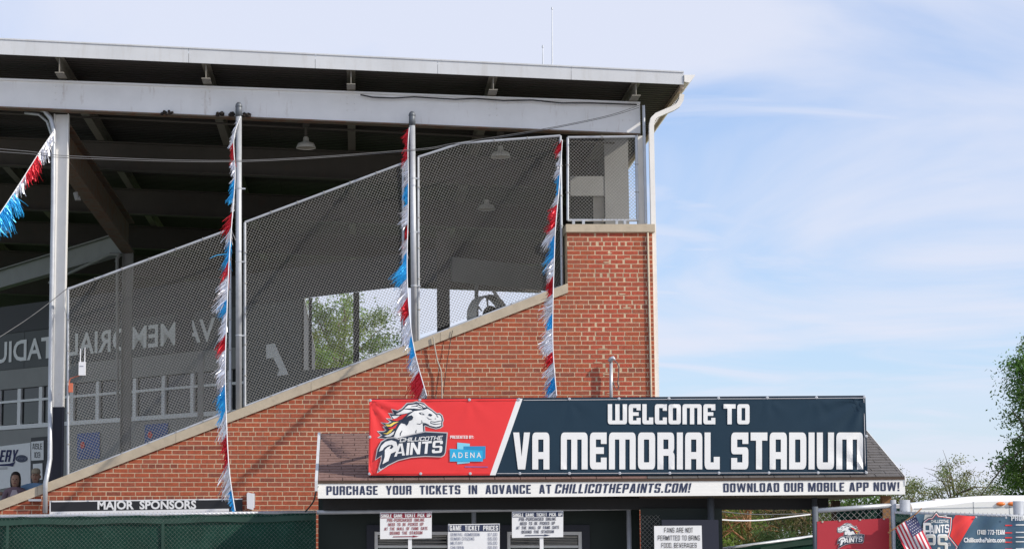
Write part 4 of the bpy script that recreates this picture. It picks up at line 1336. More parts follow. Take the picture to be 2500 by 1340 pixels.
for k in range(6):
    p = lerp4(q4, 0.01 + k * 0.19, 0.04, 0.006)
    MB().lathe(p, [(0.012, 0), (0.012, 0.004), (0.001, 0.005)], 8, Vector((0, -1, 0))).build('grommet', M['galv'], sp)
c = P(612, 1222, YW - 0.06)
t = thing('wall_lamp', c - Vector((0, 0, 0.13)), 'small white wall lamp housing on the bricks right of the black banner', 'wall lamp')
mb = MB()
mb.plate([c + Vector((-0.05, -0.06, -0.11)), c + Vector((0.04, -0.06, -0.13)), c + Vector((0.05, -0.06, 0.10)), c + Vector((-0.04, -0.06, 0.125)), c + Vector((-0.055, -0.06, 0.10))], (0, 0.11, 0))
mb.build('housing', M['plastic_white'], t)
MB().box(c.x - 0.03, c.x + 0.06, YW - 0.012, YW - 0.004, c.z - 0.10, c.z + 0.11).build('back_plate', M['galv'], t)

# ================================================================== TICKET BOOTH
YT = 25.7
booth = thing('ticket_booth', (P(1490, 1200, YT).x, YT, 0), 'ticket booth with shingled gable roof and white lettered fascia', 'ticket booth')
ef = [P(776, 1181, YT), P(2208, 1171, YT), P(2208, 1205, YT), P(776, 1216, YT)]
def ez(x):           # height of the eave line
    return ef[0].z + (ef[1].z - ef[0].z) * (x - ef[0].x) / (ef[1].x - ef[0].x)
XA, XB = ef[0].x, ef[1].x
YR = 27.55
RISE = P(1490, 1062, YR).z - (ef[0].z + ef[1].z) / 2
EH = ef[0].z - ef[3].z
# fascia in four lapped rows of siding
for r_ in range(4):
    a = r_ / 4; b = (r_ + 1) / 4
    z = lambda x, v: ez(x) - EH * v
    MB().plate([(XA, YT - 0.012 - 0.0012 * r_, z(XA, a)), (XB, YT - 0.012 - 0.0012 * r_, z(XB, a)), (XB, YT - 0.012 - 0.0012 * r_, z(XB, b)), (XA, YT - 0.012 - 0.0012 * r_, z(XA, b))], (0, 0.03, 0)).build('fascia_siding', M['siding'], booth)
mft = lambda u, v: P(u, v - (u - 776) * 0.0072, YT - 0.0172)
sign_text('PURCHASE  YOUR  TICKETS  IN  ADVANCE  AT', 797, 1346, 1208, 1186, mft).build('lettering', M['navy_ink'], booth)
sign_text('CHILLICOTHEPAINTS.COM!', 1354, 1684, 1208, 1185, mft, 'bold', 0.2).build('lettering', M['navy_ink'], booth)
sign_text('DOWNLOAD OUR MOBILE APP NOW!', 1766, 2196, 1208, 1186, mft).build('lettering', M['navy_ink'], booth)
# metal cap strip over the fascia with its patches
MB().plate([(XA - 0.01, YT - 0.018, ez(XA) + 0.001), (XB + 0.01, YT - 0.018, ez(XB) + 0.001), (XB + 0.01, YT - 0.018, ez(XB) + 0.030), (XA - 0.01, YT - 0.018, ez(XA) + 0.030)], (0, 0.04, 0)).build('drip_edge', M['siding'], booth)
# roof planes
def roofpt(x, s, up=0.0):
    """s = 0 at the eave, 1 at the ridge (front slope)"""
    y = YT - 0.022 + (YR - YT + 0.022) * s
    return Vector((x, y, ez(x) + 0.034 + RISE * s + up))
rd = MB()
rd.hexa(roofpt(XA, 0, -0.03), roofpt(XB, 0, -0.03), roofpt(XB, 1, -0.03), roofpt(XA, 1, -0.03), roofpt(XA, 0), roofpt(XB, 0), roofpt(XB, 1), roofpt(XA, 1))
rd = rd.build('front_roof', M['wood_dark'], booth)
bk = lambda x, s, up=0.0: Vector((x, YR + 0.002 + 2.0 * s, ez(x) + 0.034 + RISE * (1 - s) + up))
MB().hexa(bk(XA, 0, -0.03), bk(XB, 0, -0.03), bk(XB, 1, -0.03), bk(XA, 1, -0.03), bk(XA, 0, 0.012), bk(XB, 0, 0.012), bk(XB, 1, 0.012), bk(XA, 1, 0.012)).build('back_roof', M['sh_grey'], booth)
NR = 18
SGN_L, SGN_R = P(908, 1100, 25.72).x, P(2110, 1100, 25.72).x
rs = random.Random(4)
hid_b, hid_g = MB(), MB()
xmix = P(1560, 1168, YT).x
for r_ in range(NR):
    s0, s1 = r_ / NR, min((r_ + 1.25) / NR, 1.0)
    x = XA + 0.004 - (0.15 if r_ % 2 else 0.0) - rs.uniform(0, 0.05)
    while x < XB - 0.01:
        L = 0.305
        xa, xb = max(x + 0.004, XA + 0.004), min(x + L - 0.004, XB - 0.004)
        x += L
        if xb - xa < 0.03: continue
        j = rs.uniform(-0.003, 0.004); uplift = 0.012 + rs.uniform(0, 0.004)
        ds_ = 0.006
        mb = MB().hexa(roofpt(xa, s0 + ds_ * j * 20, 0.004), roofpt(xb, s0 + ds_ * j * 20, 0.004), roofpt(xb, s1, 0.002), roofpt(xa, s1, 0.002),
                       roofpt(xa, s0 + ds_ * j * 20, 0.004 + uplift), roofpt(xb, s0 + ds_ * j * 20, 0.004 + uplift), roofpt(xb, s1, 0.005), roofpt(xa, s1, 0.005))
        brown = xa < xmix + rs.uniform(-0.25, 0.25)
        if r_ < 3 or xa < SGN_L + 0.05 or xb > SGN_R - 0.2:
            mb.build('shingle', M['sh_brown'] if brown else M['sh_grey'], rd)
        else:
            (hid_b if brown else hid_g).add(mb.v, mb.f)
hid_b.build('shingle_field', M['sh_brown'], rd, kind='stuff')
hid_g.build('shingle_field', M['sh_grey'], rd, kind='stuff')
# rake trim along the left gable edge
MB().hexa(roofpt(XA - 0.035, -0.03, -0.10), roofpt(XA + 0.0, -0.03, -0.10), roofpt(XA + 0.0, 1, -0.10), roofpt(XA - 0.035, 1, -0.10),
          roofpt(XA - 0.035, -0.03, 0.028), roofpt(XA + 0.0, -0.03, 0.028), roofpt(XA + 0.0, 1, 0.028), roofpt(XA - 0.035, 1, 0.028)).build('rake_trim', M['fascia'], booth)
MB().hexa(roofpt(XB + 0.0, 0, -0.10), roofpt(XB + 0.012, 0, -0.10), roofpt(XB + 0.012, 1, -0.10), roofpt(XB, 1, -0.10),
          roofpt(XB, 0, 0.014), roofpt(XB + 0.012, 0, 0.004), roofpt(XB + 0.012, 1, 0.004), roofpt(XB, 1, 0.014)).build('rake_trim', M['siding'], booth)
# soffit, beam and posts
zS = ef[3].z + 0.02
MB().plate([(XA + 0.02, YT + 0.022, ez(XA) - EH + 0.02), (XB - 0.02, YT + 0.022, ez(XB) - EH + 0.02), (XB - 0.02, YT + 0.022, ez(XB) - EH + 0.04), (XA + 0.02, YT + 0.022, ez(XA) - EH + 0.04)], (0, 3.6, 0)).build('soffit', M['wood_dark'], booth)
MB().box(XA + 0.05, P(1990, 1, YT + 0.5).x, YT + 0.55, YT + 0.70, P(1000, 1243, YT + 0.55).z, zS - 0.003).build('header_beam', M['black_paint'], booth)
for px, y, w, m in ((1736, YT + 0.35, 0.085, 'galv_dark'), (1990, YT + 0.40, 0.07, 'galv_dark')):
    c = P(px, 1280, y)
    MB().tube([Vector((c.x, y, 0)), Vector((c.x, y, zS))], w / 2, 12).build('post', M[m], booth, smooth=True)
c = P(2163, 1230, YT + 0.30)
MB().box(c.x - 0.055, c.x + 0.055, YT + 0.25, YT + 0.36, 0, zS + 0.02).build('post', M['wood'], booth)
c = P(2040, 1230, YT + 1.9)
MB().box(c.x - 0.05, c.x + 0.05, YT + 1.85, YT + 1.95, 0, zS).build('post', M['wood_dark'], booth)
# booth wall with two windows
YBW = 26.95
wx0, wx1 = P(780, 1, YBW).x, P(1540, 1, YBW).x
bwall = MB()
wins = []
for pa, pb in ((913, 1092), (1226, 1402)):
    wins.append((P(pa, 1, YBW).x, P(pb, 1, YBW).x))
zw1 = P(1000, 1297, YBW).z; zw0 = 1.02
xs = [wx0, wins[0][0], wins[0][1], wins[1][0], wins[1][1], wx1]
for i in (0, 2, 4):
    bwall.box(xs[i], xs[i + 1], YBW, YBW + 0.12, 0, ez(0) - 0.1)
for (xa, xb) in wins:
    bwall.box(xa, xb, YBW, YBW + 0.12, 0, zw0); bwall.box(xa, xb, YBW, YBW + 0.12, zw1, ez(0) - 0.1)
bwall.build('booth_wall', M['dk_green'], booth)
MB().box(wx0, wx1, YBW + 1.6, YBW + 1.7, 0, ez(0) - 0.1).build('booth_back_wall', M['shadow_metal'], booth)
for (xa, xb) in wins:
    w = MB()
    tr = 0.10
    w.box(xa - tr, xb + tr, YBW - 0.03, YBW - 0.002, zw1 + 0.001, zw1 + 0.085)
    w.box(xa - tr, xa - 0.001, YBW - 0.03, YBW - 0.002, zw0, zw1)
    w.box(xb + 0.001, xb + tr, YBW - 0.03, YBW - 0.002, zw0, zw1)
    w = w.build('window', M['navy_paint'], booth)
    fr = MB()
    t_ = 0.04
    fr.box(xa, xb, YBW - 0.02, YBW + 0.05, zw1 - t_, zw1 - 0.001)
    fr.box(xa, xa + t_, YBW - 0.02, YBW + 0.05, zw0, zw1 - t_); fr.box(xb - t_, xb, YBW - 0.02, YBW + 0.05, zw0, zw1 - t_)
    fr.box(xa + t_, xb - t_, YBW + 0.0, YBW + 0.05, zw1 - 0.20, zw1 - 0.17)
    fr.build('window_frame', M['white'], w)
    MB().box(xa + t_, xb - t_, YBW + 0.055, YBW + 0.06, zw0, zw1 - t_).build('pane', M['glass'], w)
    bl = MB()
    for k in range(5):
        z_ = zw1 - 0.055 - 0.032 * k
        tl = random.uniform(-0.012, 0.012)
        bl.hexa((xa + 0.05, YBW + 0.02, z_ - 0.012 + tl), (xb - 0.05, YBW + 0.02, z_ - 0.012 - tl), (xb - 0.05, YBW + 0.045, z_ + 0.004 - tl), (xa + 0.05, YBW + 0.045, z_ + 0.004 + tl),
                (xa + 0.05, YBW + 0.02, z_ - 0.009 + tl), (xb - 0.05, YBW + 0.02, z_ - 0.009 - tl), (xb - 0.05, YBW + 0.045, z_ + 0.007 - tl), (xa + 0.05, YBW + 0.045, z_ + 0.007 + tl))
    bl.build('blind', M['blind'], w)
# screened bay and navy notice frame at the right of the booth
bz = P(1640, 1240, YT + 0.5).z
MB().box(P(1542, 1, YT + 0.5).x, P(1735, 1, YT + 0.5).x, YT + 0.50, YT + 0.515, 0.05, bz).build('bay_screen', M['dk_green'], booth)
wire_mesh([(P(1542, 1, YT + 0.46).x, 1.0), (P(1590, 1, YT + 0.46).x, 1.0), (P(1590, 1, YT + 0.46).x, P(1, 1256, YT + 0.46).z), (P(1542, 1, YT + 0.46).x, P(1, 1256, YT + 0.46).z)], 0, 0.0375, 0.0022, YT + 0.46).build('bay_mesh', M['wire'], booth)
fx0, fx1 = P(1592, 1, YT + 0.13).x, P(1726, 1, YT + 0.13).x
MB().box(fx0, fx1, YT + 0.125, YT + 0.17, 0.0, P(1, 1268, YT + 0.13).z).build('notice_frame', M['navy_paint'], booth)
# cables down the left side of the booth
cable('cable_bundle', 'black cables drooping from the left end of the booth fascia', [P(776, 1186, YT - 0.04), P(770, 1205, YT), P(766, 1222, YT + 0.1), P(756, 1236, YT + 0.3), P(746, 1248, YT + 0.5)], 0.010, M['cable'])

# ================================================================== WELCOME SIGN ON THE BOOTH ROOF
YS = 25.72
sq = [P(902, 975, YS), P(2113, 967, YS), P(2118, 1157, YS), P(900, 1160, YS)]
sign = thing('welcome_sign', (sq[3] + sq[2]) / 2, 'long red and navy welcome banner sign with horse head emblem on the booth roof', 'sign')
RC = [(902, 975, .020, 70, 11, 1.0), (2113, 967, .022, 80, 12, .3), (2118, 1157, .020, 60, 10, 2.0), (900, 1160, .016, 60, 9, .6)] + \
     [(x, 972, .006, 34, 7, x * .01) for x in (1025, 1146, 1390, 1511, 1633, 1754, 1873, 1993)] + [(x, 1157, .005, 30, 7, x * .02) for x in (1148, 1390, 1635, 1877)]
def ripple(u, v):
    """pull folds that fan out of the corners and fixings"""
    d = 0.004 * math.sin(u * .013 + 1.0) * math.sin((v - 970) / 190 * math.pi)
    for cx_, cy_, am, ln_, k_, ph in RC:
        r_ = math.hypot(u - cx_, v - cy_)
        if r_ < ln_ * 4:
            d += am * math.exp(-r_ / ln_) * math.sin(math.atan2(v - cy_, u - cx_) * k_ + ph) * min(r_ / 12, 1)
    return d
def sm3(k):
    return lambda u, v: P(u, v, YS - 0.0025 * k - 0.003 + ripple(u, v))
def cloth(loop, name, m):
    """grid cloth between the left and right edge of a four-sided field"""
    (a0_, b0__), (a1_, b1__), (a2_, b2__), (a3_, b3__) = loop
    nu, nv = max(int((a1_ - a0_) / 7), 2), 26
    vs_, fs = [], []
    for j_ in range(nv + 1):
        f_ = j_ / nv
        for i_ in range(nu + 1):
            g_ = i_ / nu
            u = (a0_ + (a1_ - a0_) * g_) * (1 - f_) + (a3_ + (a2_ - a3_) * g_) * f_
            v = (b0__ + (b1__ - b0__) * g_) * (1 - f_) + (b3__ + (b2__ - b3__) * g_) * f_
            vs_.append(P(u, v, YS + ripple(u, v)))
    for j_ in range(nv):
        for i_ in range(nu):
            q_ = j_ * (nu + 1) + i_
            fs.append((q_, q_ + 1, q_ + nu + 2, q_ + nu + 1))
    return MB().add(vs_, fs).build(name, m, sign, smooth=True)
dgt, dgb = 1264.0, 1196.0
def topy(x): return 975 - 8 * (x - 902) / 1211
def boty(x): return 1160 - 3 * (x - 900) / 1218
cloth([(902, 975), (1262, topy(1262)), (1196, boty(1196)), (900, 1160)], 'red_field', M['ban_red'])
cloth([(1262, topy(1262)), (1276, topy(1276)), (1210, boty(1210)), (1196, boty(1196))], 'white_stripe', M['letter_white'])
cloth([(1276, topy(1276)), (2113, 967), (2118, 1157), (1210, boty(1210))], 'navy_field', M['ban_navy'])
# welted hems and grommet screws
def hem(pa, pb, m):
    n_ = 60
    pq = [(pa[0] + (pb[0] - pa[0]) * i_ / n_, pa[1] + (pb[1] - pa[1]) * i_ / n_) for i_ in range(n_ + 1)]
    MB().tube([P(a, b, YS - 0.002 + ripple(a, b)) for a, b in pq], 0.0045, 5).build('hem', m, sign)
hem((904, 979), (1262, topy(1262) + 4), M['emb_red']); hem((1278, topy(1276) + 4), (2109, 971), M['emb_grey'])
hem((903, 1155.5), (1196, boty(1196) - 4), M['emb_red']); hem((1214, boty(1214) - 4), (2113, 1153), M['emb_grey'])
hem((2109, 971), (2113, 1153), M['emb_grey']); hem((905, 979), (904, 1155), M['emb_red'])
gp = [(x, topy(x) + 2) for x in (904, 1025, 1146, 1267, 1390, 1511, 1633, 1754, 1873, 1993, 2110)] + \
     [(x, boty(x) - 4) for x in (902, 1027, 1148, 1269, 1390, 1513, 1635, 1755, 1877, 1997, 2115)] + [(903, 1066), (2115, 1064)]
for x, y in gp:
    MB().lathe(P(x, y, YS + ripple(x, y)), [(0.018, 0), (0.018, 0.008), (0.010, 0.010), (0.001, 0.011)], 10, Vector((0, -1, 0))).build('grommet', M['galv'], sign)
# frame behind the banner and its props down to the roof
fr = MB()
MB().plate([sq[0] + Vector((0.0, 0.024, 0.012)), sq[1] + Vector((0, 0.024, 0.012)), sq[2] + Vector((0, 0.024, -0.012)), sq[3] + Vector((0, 0.024, -0.012))], (0, 0.026, 0)).build('backing_board', M['navy_paint'], sign)
for px in (930, 1240, 1560, 1880, 2090):
    c = P(px, 1100, YS + 0.09)
    zt_s = c.z + 0.4
    MB().box(c.x - 0.045, c.x + 0.045, YS + 0.051, YS + 0.13, roofpt(c.x, 0.0).z - 0.0, zt_s).build('upright', M['wood_dark'], sign)
    s_ = 0.55
    q_ = roofpt(c.x, s_, 0.01)
    MB().bar((c.x, YS + 0.13, zt_s - 0.1), q_, 0.05, 0.05).build('brace', M['wood_dark'], sign)
# lettering in the squared display face
T_ = 0.30
def rr4(x0, y0, x1, y1, r): return [(x0, y0, r), (x1, y0, r), (x1, y1, r), (x0, y1, r)]
GL = {
 'I': (.30, [[(0, 0), (.3, 0), (.3, 1), (0, 1)]]),
 'O': (.86, [rr4(0, 0, .86, 1, .17), rr4(.3, .19, .56, .81, .03)]),
 'D': (.86, [[(0, 0), (.86, 0, .2), (.86, 1, .2), (0, 1)], rr4(.3, .19, .56, .81, .03)]),
 'A': (.86, [[(0, 0), (.3, 0), (.3, .28), (.56, .28), (.56, 0), (.86, 0), (.86, 1, .17), (0, 1, .17)], [(.3, .47), (.56, .47), (.56, .81), (.3, .81)]]),
 'L': (.76, [[(0, 0, .17), (.76, 0), (.76, .34), (.46, .34), (.46, .19), (.3, .19), (.3, 1), (0, 1)]]),
 'E': (.84, [[(0, 0, .17), (.84, 0), (.84, .32), (.55, .32), (.55, .19), (.3, .19), (.3, .42), (.70, .42), (.70, .60), (.3, .60), (.3, .81), (.55, .81), (.55, .69), (.84, .69), (.84, 1), (0, 1, .17)]]),
 'C': (.84, [[(0, 0, .17), (.84, 0), (.84, .34), (.55, .34), (.55, .19), (.3, .19), (.3, .81), (.55, .81), (.55, .67), (.84, .67), (.84, 1), (0, 1, .17)]]),
 'S': (.86, [[(0, 0), (.86, 0, .17), (.86, .60, .13), (.3, .60), (.3, .81), (.56, .81), (.56, .69), (.86, .69), (.86, 1), (0, 1, .17), (0, .41, .13), (.56, .41), (.56, .19), (.3, .19), (.3, .31), (0, .31)]]),
 'T': (.84, [[(.27, 0), (.57, 0), (.57, .78), (.84, .78), (.84, 1), (0, 1), (0, .78), (.27, .78)]]),
 'U': (.86, [[(0, 0, .17), (.86, 0, .17), (.86, 1), (.56, 1), (.56, .19), (.3, .19), (.3, 1), (0, 1)]]),
 'M': (1.34, [[(0, 0), (.3, 0), (.3, .81), (.52, .81), (.52, 0), (.82, 0), (.82, .81), (1.04, .81), (1.04, 0), (1.34, 0), (1.34, 1, .17), (0, 1, .17)]]),
 'R': (.86, [[(0, 0), (.3, 0), (.3, .37), (.56, .37), (.56, 0), (.86, 0), (.86, .40, .05), (.78, .47), (.84, .55, .05), (.84, 1, .17), (0, 1)], [(.3, .55), (.55, .55), (.55, .81), (.3, .81)]]),
 'V': (.84, [[(.24, 0), (.60, 0), (.84, 1), (.54, 1), (.42, .34), (.30, 1), (0, 1)]]),
}
GL['W'] = (1.34, [[(x[0], 1 - x[1]) + tuple(x[2:]) for x in GL['M'][1][0]][::-1]])
def display_text(s, u0, u1, vb, vt, mp, m, parent):
    gap, sp_ = 0.115, 0.46
    tot = sum((sp_ if ch == ' ' else GL[ch][0] + gap) for ch in s) - gap
    k = (u1 - u0) / tot
    x = 0
    mb = MB()
    for ch in s:
        if ch == ' ':
            x += sp_; continue
        w, loops = GL[ch]
        lp = [[(u0 + (x + a) * k, vb + (vt - vb) * b) for a, b in rpath(l)] for l in loops]
        flat(lp, mp, 12).build('letter', m, parent)
        x += w + gap
display_text('WELCOME TO', 1484, 1830, 1035, 986, sm3(2), M['letter_white'], sign)
display_text('VA MEMORIAL STADIUM', 1253, 2107, 1145, 1055, sm3(2), M['letter_white'], sign)

# --- horse head emblem, laid out in the coordinates of a close-up (2436 x 1340)
def emblem(mp, parent, flip=False, step=0.0025, horse=True):
    """mp(u, v, k): close-up coordinates and layer to a place"""
    def lay(loop, m, k, name, fl=False):
        if fl and flip: loop = [(1330 - a, b) for a, b in loop]
        flat([loop], lambda u, v: mp(u, v, k), 70).build(name, m, parent)
    sil = [(635, 152), (720, 146), (770, 128), (880, 152), (930, 200), (1000, 248), (1075, 308), (1112, 300), (1148, 332), (1165, 395), (1150, 435), (1155, 482), (1122, 505), (1060, 516), (980, 496),
           (905, 468), (882, 480), (888, 560), (905, 600), (880, 660), (520, 700), (330, 668), (215, 652), (268, 622), (208, 568), (285, 572), (330, 548), (290, 500), (338, 492), (258, 438), (345, 452),
           (405, 420), (338, 376), (425, 386), (372, 302), (445, 312), (412, 243), (492, 266), (560, 232)]
    plate_ = [(900, 575), (1222, 592), (1195, 870), (1178, 912), (1140, 932), (900, 924), (700, 938), (500, 985), (350, 1058), (200, 1162), (252, 1005), (262, 912), (170, 972), (198, 830), (255, 722),
              (345, 668), (440, 662), (515, 690), (545, 655), (700, 618)]
    if horse:
        lay(offset_poly(sil, 15), M['emb_grey'], 1, 'emblem_outline', True)
        lay(sil, M['emb_navy'], 2, 'emblem_outline', True)
        W_ = M['letter_white']
        lay([(438, 645), (468, 565), (520, 472), (590, 395), (650, 325), (705, 285), (735, 262), (880, 244), (935, 224), (1000, 264), (1070, 324), (1105, 314), (1134, 338), (1147, 388), (1138, 440), (1141, 474), (1108, 489),
             (1060, 499), (985, 480), (905, 450), (862, 446), (868, 500), (874, 592), (800, 602), (700, 612), (560, 642), (490, 664)], W_, 3, 'horse_head', True)
        lay([(592, 222), (650, 174), (760, 160), (850, 196), (878, 232), (760, 226), (680, 222)], W_, 3, 'mane_lock', True)
        lay([(800, 148), (880, 166), (918, 204), (880, 210), (850, 180)], W_, 3, 'mane_lock', True)
        lay([(462, 304), (540, 268), (590, 234), (690, 246), (715, 262), (640, 290), (560, 305), (505, 316)], W_, 3, 'mane_lock', True)
        lay([(402, 334), (470, 330), (525, 326), (480, 362), (436, 376)], W_, 3, 'mane_lock', True)
        lay([(392, 388), (470, 370), (560, 314), (640, 300), (560, 378), (480, 410)], M['emb_red'], 3, 'mane_lock', True)
        lay([(305, 456), (378, 462), (430, 428), (512, 416), (440, 454), (395, 488), (340, 492)], M['emb_yellow'], 3, 'mane_lock', True)
        lay([(345, 512), (418, 500), (492, 448), (455, 516), (392, 534)], M['emb_red'], 3, 'mane_lock', True)
        lay([(268, 592), (330, 588), (372, 546), (432, 520), (392, 578), (340, 606)], M['emb_yellow'], 3, 'mane_lock', True)
        lay([(290, 634), (360, 610), (448, 556), (428, 606), (390, 634), (335, 644)], W_, 3, 'mane_lock', True)
        N_ = M['emb_navy']
        lay([(548, 440), (592, 382), (650, 334), (700, 322), (726, 350), (710, 390), (662, 410), (650, 450), (626, 480), (600, 452)], N_, 4, 'neck_patch', True)
        lay([(808, 286), (850, 280), (898, 318), (850, 316), (824, 306)], N_, 4, 'eye', True)
        lay([(832, 290), (858, 292), (868, 306), (846, 308)], W_, 5, 'eye_glint', True)
        lay([(944, 314), (966, 297), (1012, 315), (990, 342), (955, 330)], N_, 4, 'brow_patch', True)
        for pts, w in (([(985, 412), (1040, 424), (1100, 414), (1142, 404)], 12), ([(985, 412), (984, 440), (1050, 458), (1140, 446)], 12), ([(775, 448), (826, 456), (856, 432), (850, 396)], 12),
                       ([(860, 434), (910, 446), (960, 465)], 10), ([(925, 350), (960, 380), (1000, 386)], 10), ([(1070, 324), (1086, 345), (1100, 350)], 10), ([(1040, 372), (1062, 380), (1056, 362)], 8),
                       ([(530, 630), (535, 590), (560, 550)], 16), ([(770, 600), (762, 570), (772, 540)], 14), ([(700, 240), (735, 225), (770, 245)], 9), ([(880, 232), (860, 215), (760, 185), (690, 195)], 10)):
            lay(stroke(pts, w), N_, 4, 'ink_line', True)
    lay(offset_poly(plate_, 15), M['emb_grey'], 6, 'name_plate_edge')
    lay(plate_, M['emb_navy'], 7, 'name_plate')
    def tm(u, v): return mp(u, v, 8)
    sign_text('CHILLICOTHE', 520, 1150, 0, 1, lambda u, v: mp(u + 18 * v, 722 - (u - 520) * 0.055 - v * 62, 8), 'tech', edge=70).build('lettering', M['letter_white'], parent)
    sign_text('AINTS', 440, 1150, 0, 1, lambda u, v: mp(u + 18 * v, 940 - 62 * (max(u - 440, 0) / 725) ** 0.7 - v * 185, 8), 'wide', gap=0.08, edge=70).build('lettering', M['letter_white'], parent)
    flat([[(215, 862), (246, 780), (310, 716), (400, 692), (470, 716), (494, 786), (470, 858), (392, 893), (355, 1000), (266, 1050), (300, 940), (302, 838), (340, 800), (395, 772), (372, 822), (402, 822), (432, 790), (410, 760), (350, 766), (290, 806), (268, 842)]],
         tm, 70).build('letter', M['letter_white'], parent)
emb = lambda u, v, k: P(890 + u / 6.09, 960 + v / 6.09, YS - 0.003 - 0.0022 * k + ripple(890 + u / 6.09, 960 + v / 6.09))
emblem(emb, sign)
sign_text('PRESENTED BY:', 1099, 1157, 1070, 1062.5, sm3(2), 'heavy').build('lettering', M['letter_white'], sign)
cu = lambda pts: [(890 + a / 6.09, 960 + b / 6.09) for a, b in pts]
flat([cu([(1378, 728), (1565, 745), (1565, 1030), (1378, 1048)])], sm3(1)).build('blue_block', M['cyan1'], sign)
flat([cu([(1475, 785), (1800, 782), (1797, 965), (1720, 990), (1475, 960)])], sm3(2)).build('blue_block', M['cyan3'], sign)
flat([cu([(1268, 820), (1755, 848), (1760, 1010), (1268, 1010)])], sm3(3)).build('blue_block', M['cyan2'], sign)
for q_ in islands(text_fit('A D E N A', 890 + 1295 / 6.09, 890 + 1735 / 6.09, 960 + 955 / 6.09, 960 + 875 / 6.09, sm3(4), 0.012)): q_.build('letter', M['letter_white'], sign)
flat([cu([(1490, 1078), (1835, 1084), (1835, 1098), (1490, 1098)])], sm3(1)).build('faded_print', M['violet'], sign)

# ================================================================== NOTICE BOARDS
def board(name, label, corners, Y, m=None):
    o = MB().plate([P(a, b, Y) for a, b in corners], (0, 0.012, 0)).build(name, m or M['white'])
    return tag(o, label, 'sign')
def ticket_sign(x0, y0, x1, y1, ink, label):
    Y = YT + 0.12
    c0 = P((x0 + x1) / 2 + 10, y1, Y)
    t = thing('ticket_pickup_sign', Vector((c0.x, Y + 0.03, 0)), label, 'sign', 'ticket pick up signs')
    sl = -2.0
    def mp(k): return lambda u, v: P(u, v + sl * (u - x0) / (x1 - x0), Y - 0.0025 * k)
    MB().plate([mp(0)(x0, y0), mp(0)(x1, y0), mp(0)(x1, y1), mp(0)(x0, y1)], (0, 0.012, 0)).build('panel', M['white'], t)
    w, h = x1 - x0, y1 - y0
    X = lambda f: x0 + w * f
    V = lambda f: y0 + h * f
    flat([[(X(.012), V(.03)), (X(.99), V(.03)), (X(.99), V(.22)), (X(.012), V(.22))]], mp(1)).build('heading_band', ink, t)
    sign_text('SINGLE  GAME  TICKET  PICK  UP', X(.02), X(.98), V(.20), V(.06), mp(2), 'heavy').build('lettering', M['letter_white'], t)
    for s_, a, b, va in (('PRE-PURCHASED ONLINE', .14, .86, .36), ('NEED TO BE PICKED UP', .16, .84, .52), ('AT THE WALL OF FAME GATE', .085, .92, .68), ('BEHIND THE STADIUM', .19, .82, .84)):
        sign_text(s_.replace(' ', '  '), X(a), X(b), V(va), V(va - .115), mp(2), 'bold').build('lettering', ink, t)
    flat([[(X(.25), V(.905)), (X(.63), V(.905)), (X(.63), V(.88)), (X(.75), V(.92)), (X(.63), V(.96)), (X(.63), V(.935)), (X(.25), V(.935))]], mp(2)).build('arrow', ink, t)
    MB().box(c0.x - 0.022, c0.x + 0.022, Y + 0.014, Y + 0.05, 0, c0.z + 0.05).build('post', M['white'], t)
ticket_sign(928, 1250, 1054, 1315, M['maroon_ink'], 'white ticket pick up sign with maroon lettering on a white post')
ticket_sign(1250, 1248, 1375, 1312, M['navy_ink'], 'white ticket pick up sign with navy lettering on a white post')
# price list
Y = YT + 0.10
pr = board('price_list', 'white price list headed GAME TICKET PRICES between the two ticket pick up signs', [(1094, 1279), (1220, 1277), (1220, 1400), (1094, 1400)], Y)
k1 = lambda k: (lambda u, v: P(u, v, Y - 0.0025 * k))
flat([[(1095, 1281), (1219, 1279), (1219, 1296), (1095, 1297)]], k1(1)).build('heading_band', M['navy_ink'], pr)
sign_text('GAME  TICKET  PRICES', 1098, 1216, 1294, 1282, k1(2), 'bold').build('lettering', M['letter_white'], pr)
for s_, b_, v in (('GENERAL ADMISSION', 1171, 1307.5), ('SENIOR CITIZENS', 1158, 1318), ('MILITARY', 1130, 1328.5), ('CHILDREN', 1132, 1339.5)):
    sign_text(s_, 1100, b_, v, v - 7.5, k1(2), 'light').build('lettering', M['grey_ink'], pr)
for s_, v in (('$7.00', 1307.5), ('$5.00', 1318), ('$5.00', 1328.5), ('$5.00', 1339.5)):
    sign_text(s_, 1191, 1214, v, v - 7.5, k1(2), 'light').build('lettering', M['grey_ink'], pr)
for a, b in ((1096, 1280), (1218, 1279)):
    MB().lathe(P(a, b, Y - 0.004), [(0.012, 0), (0.012, 0.004), (0.001, 0.006)], 8, Vector((0, -1, 0))).build('screw', M['galv'], pr)
Y2_ = YT + 0.10
nb = board('notice_board', 'white board reading FANS ARE NOT PERMITTED TO BRING FOOD, BEVERAGES in a navy frame', [(1597, 1283), (1713, 1282), (1716, 1420), (1599, 1420)], Y2_)
k2 = lambda k: (lambda u, v: P(u, v, Y2_ - 0.0025 * k))
for s_, a, b, v in (('FANS ARE NOT', 1622, 1692, 1299), ('PERMITTED TO BRING', 1606, 1709, 1318), ('FOOD, BEVERAGES', 1615, 1701, 1336)):
    sign_text(s_, a, b, v, v - 12, k2(2), 'light').build('lettering', M['black_ink'], nb)

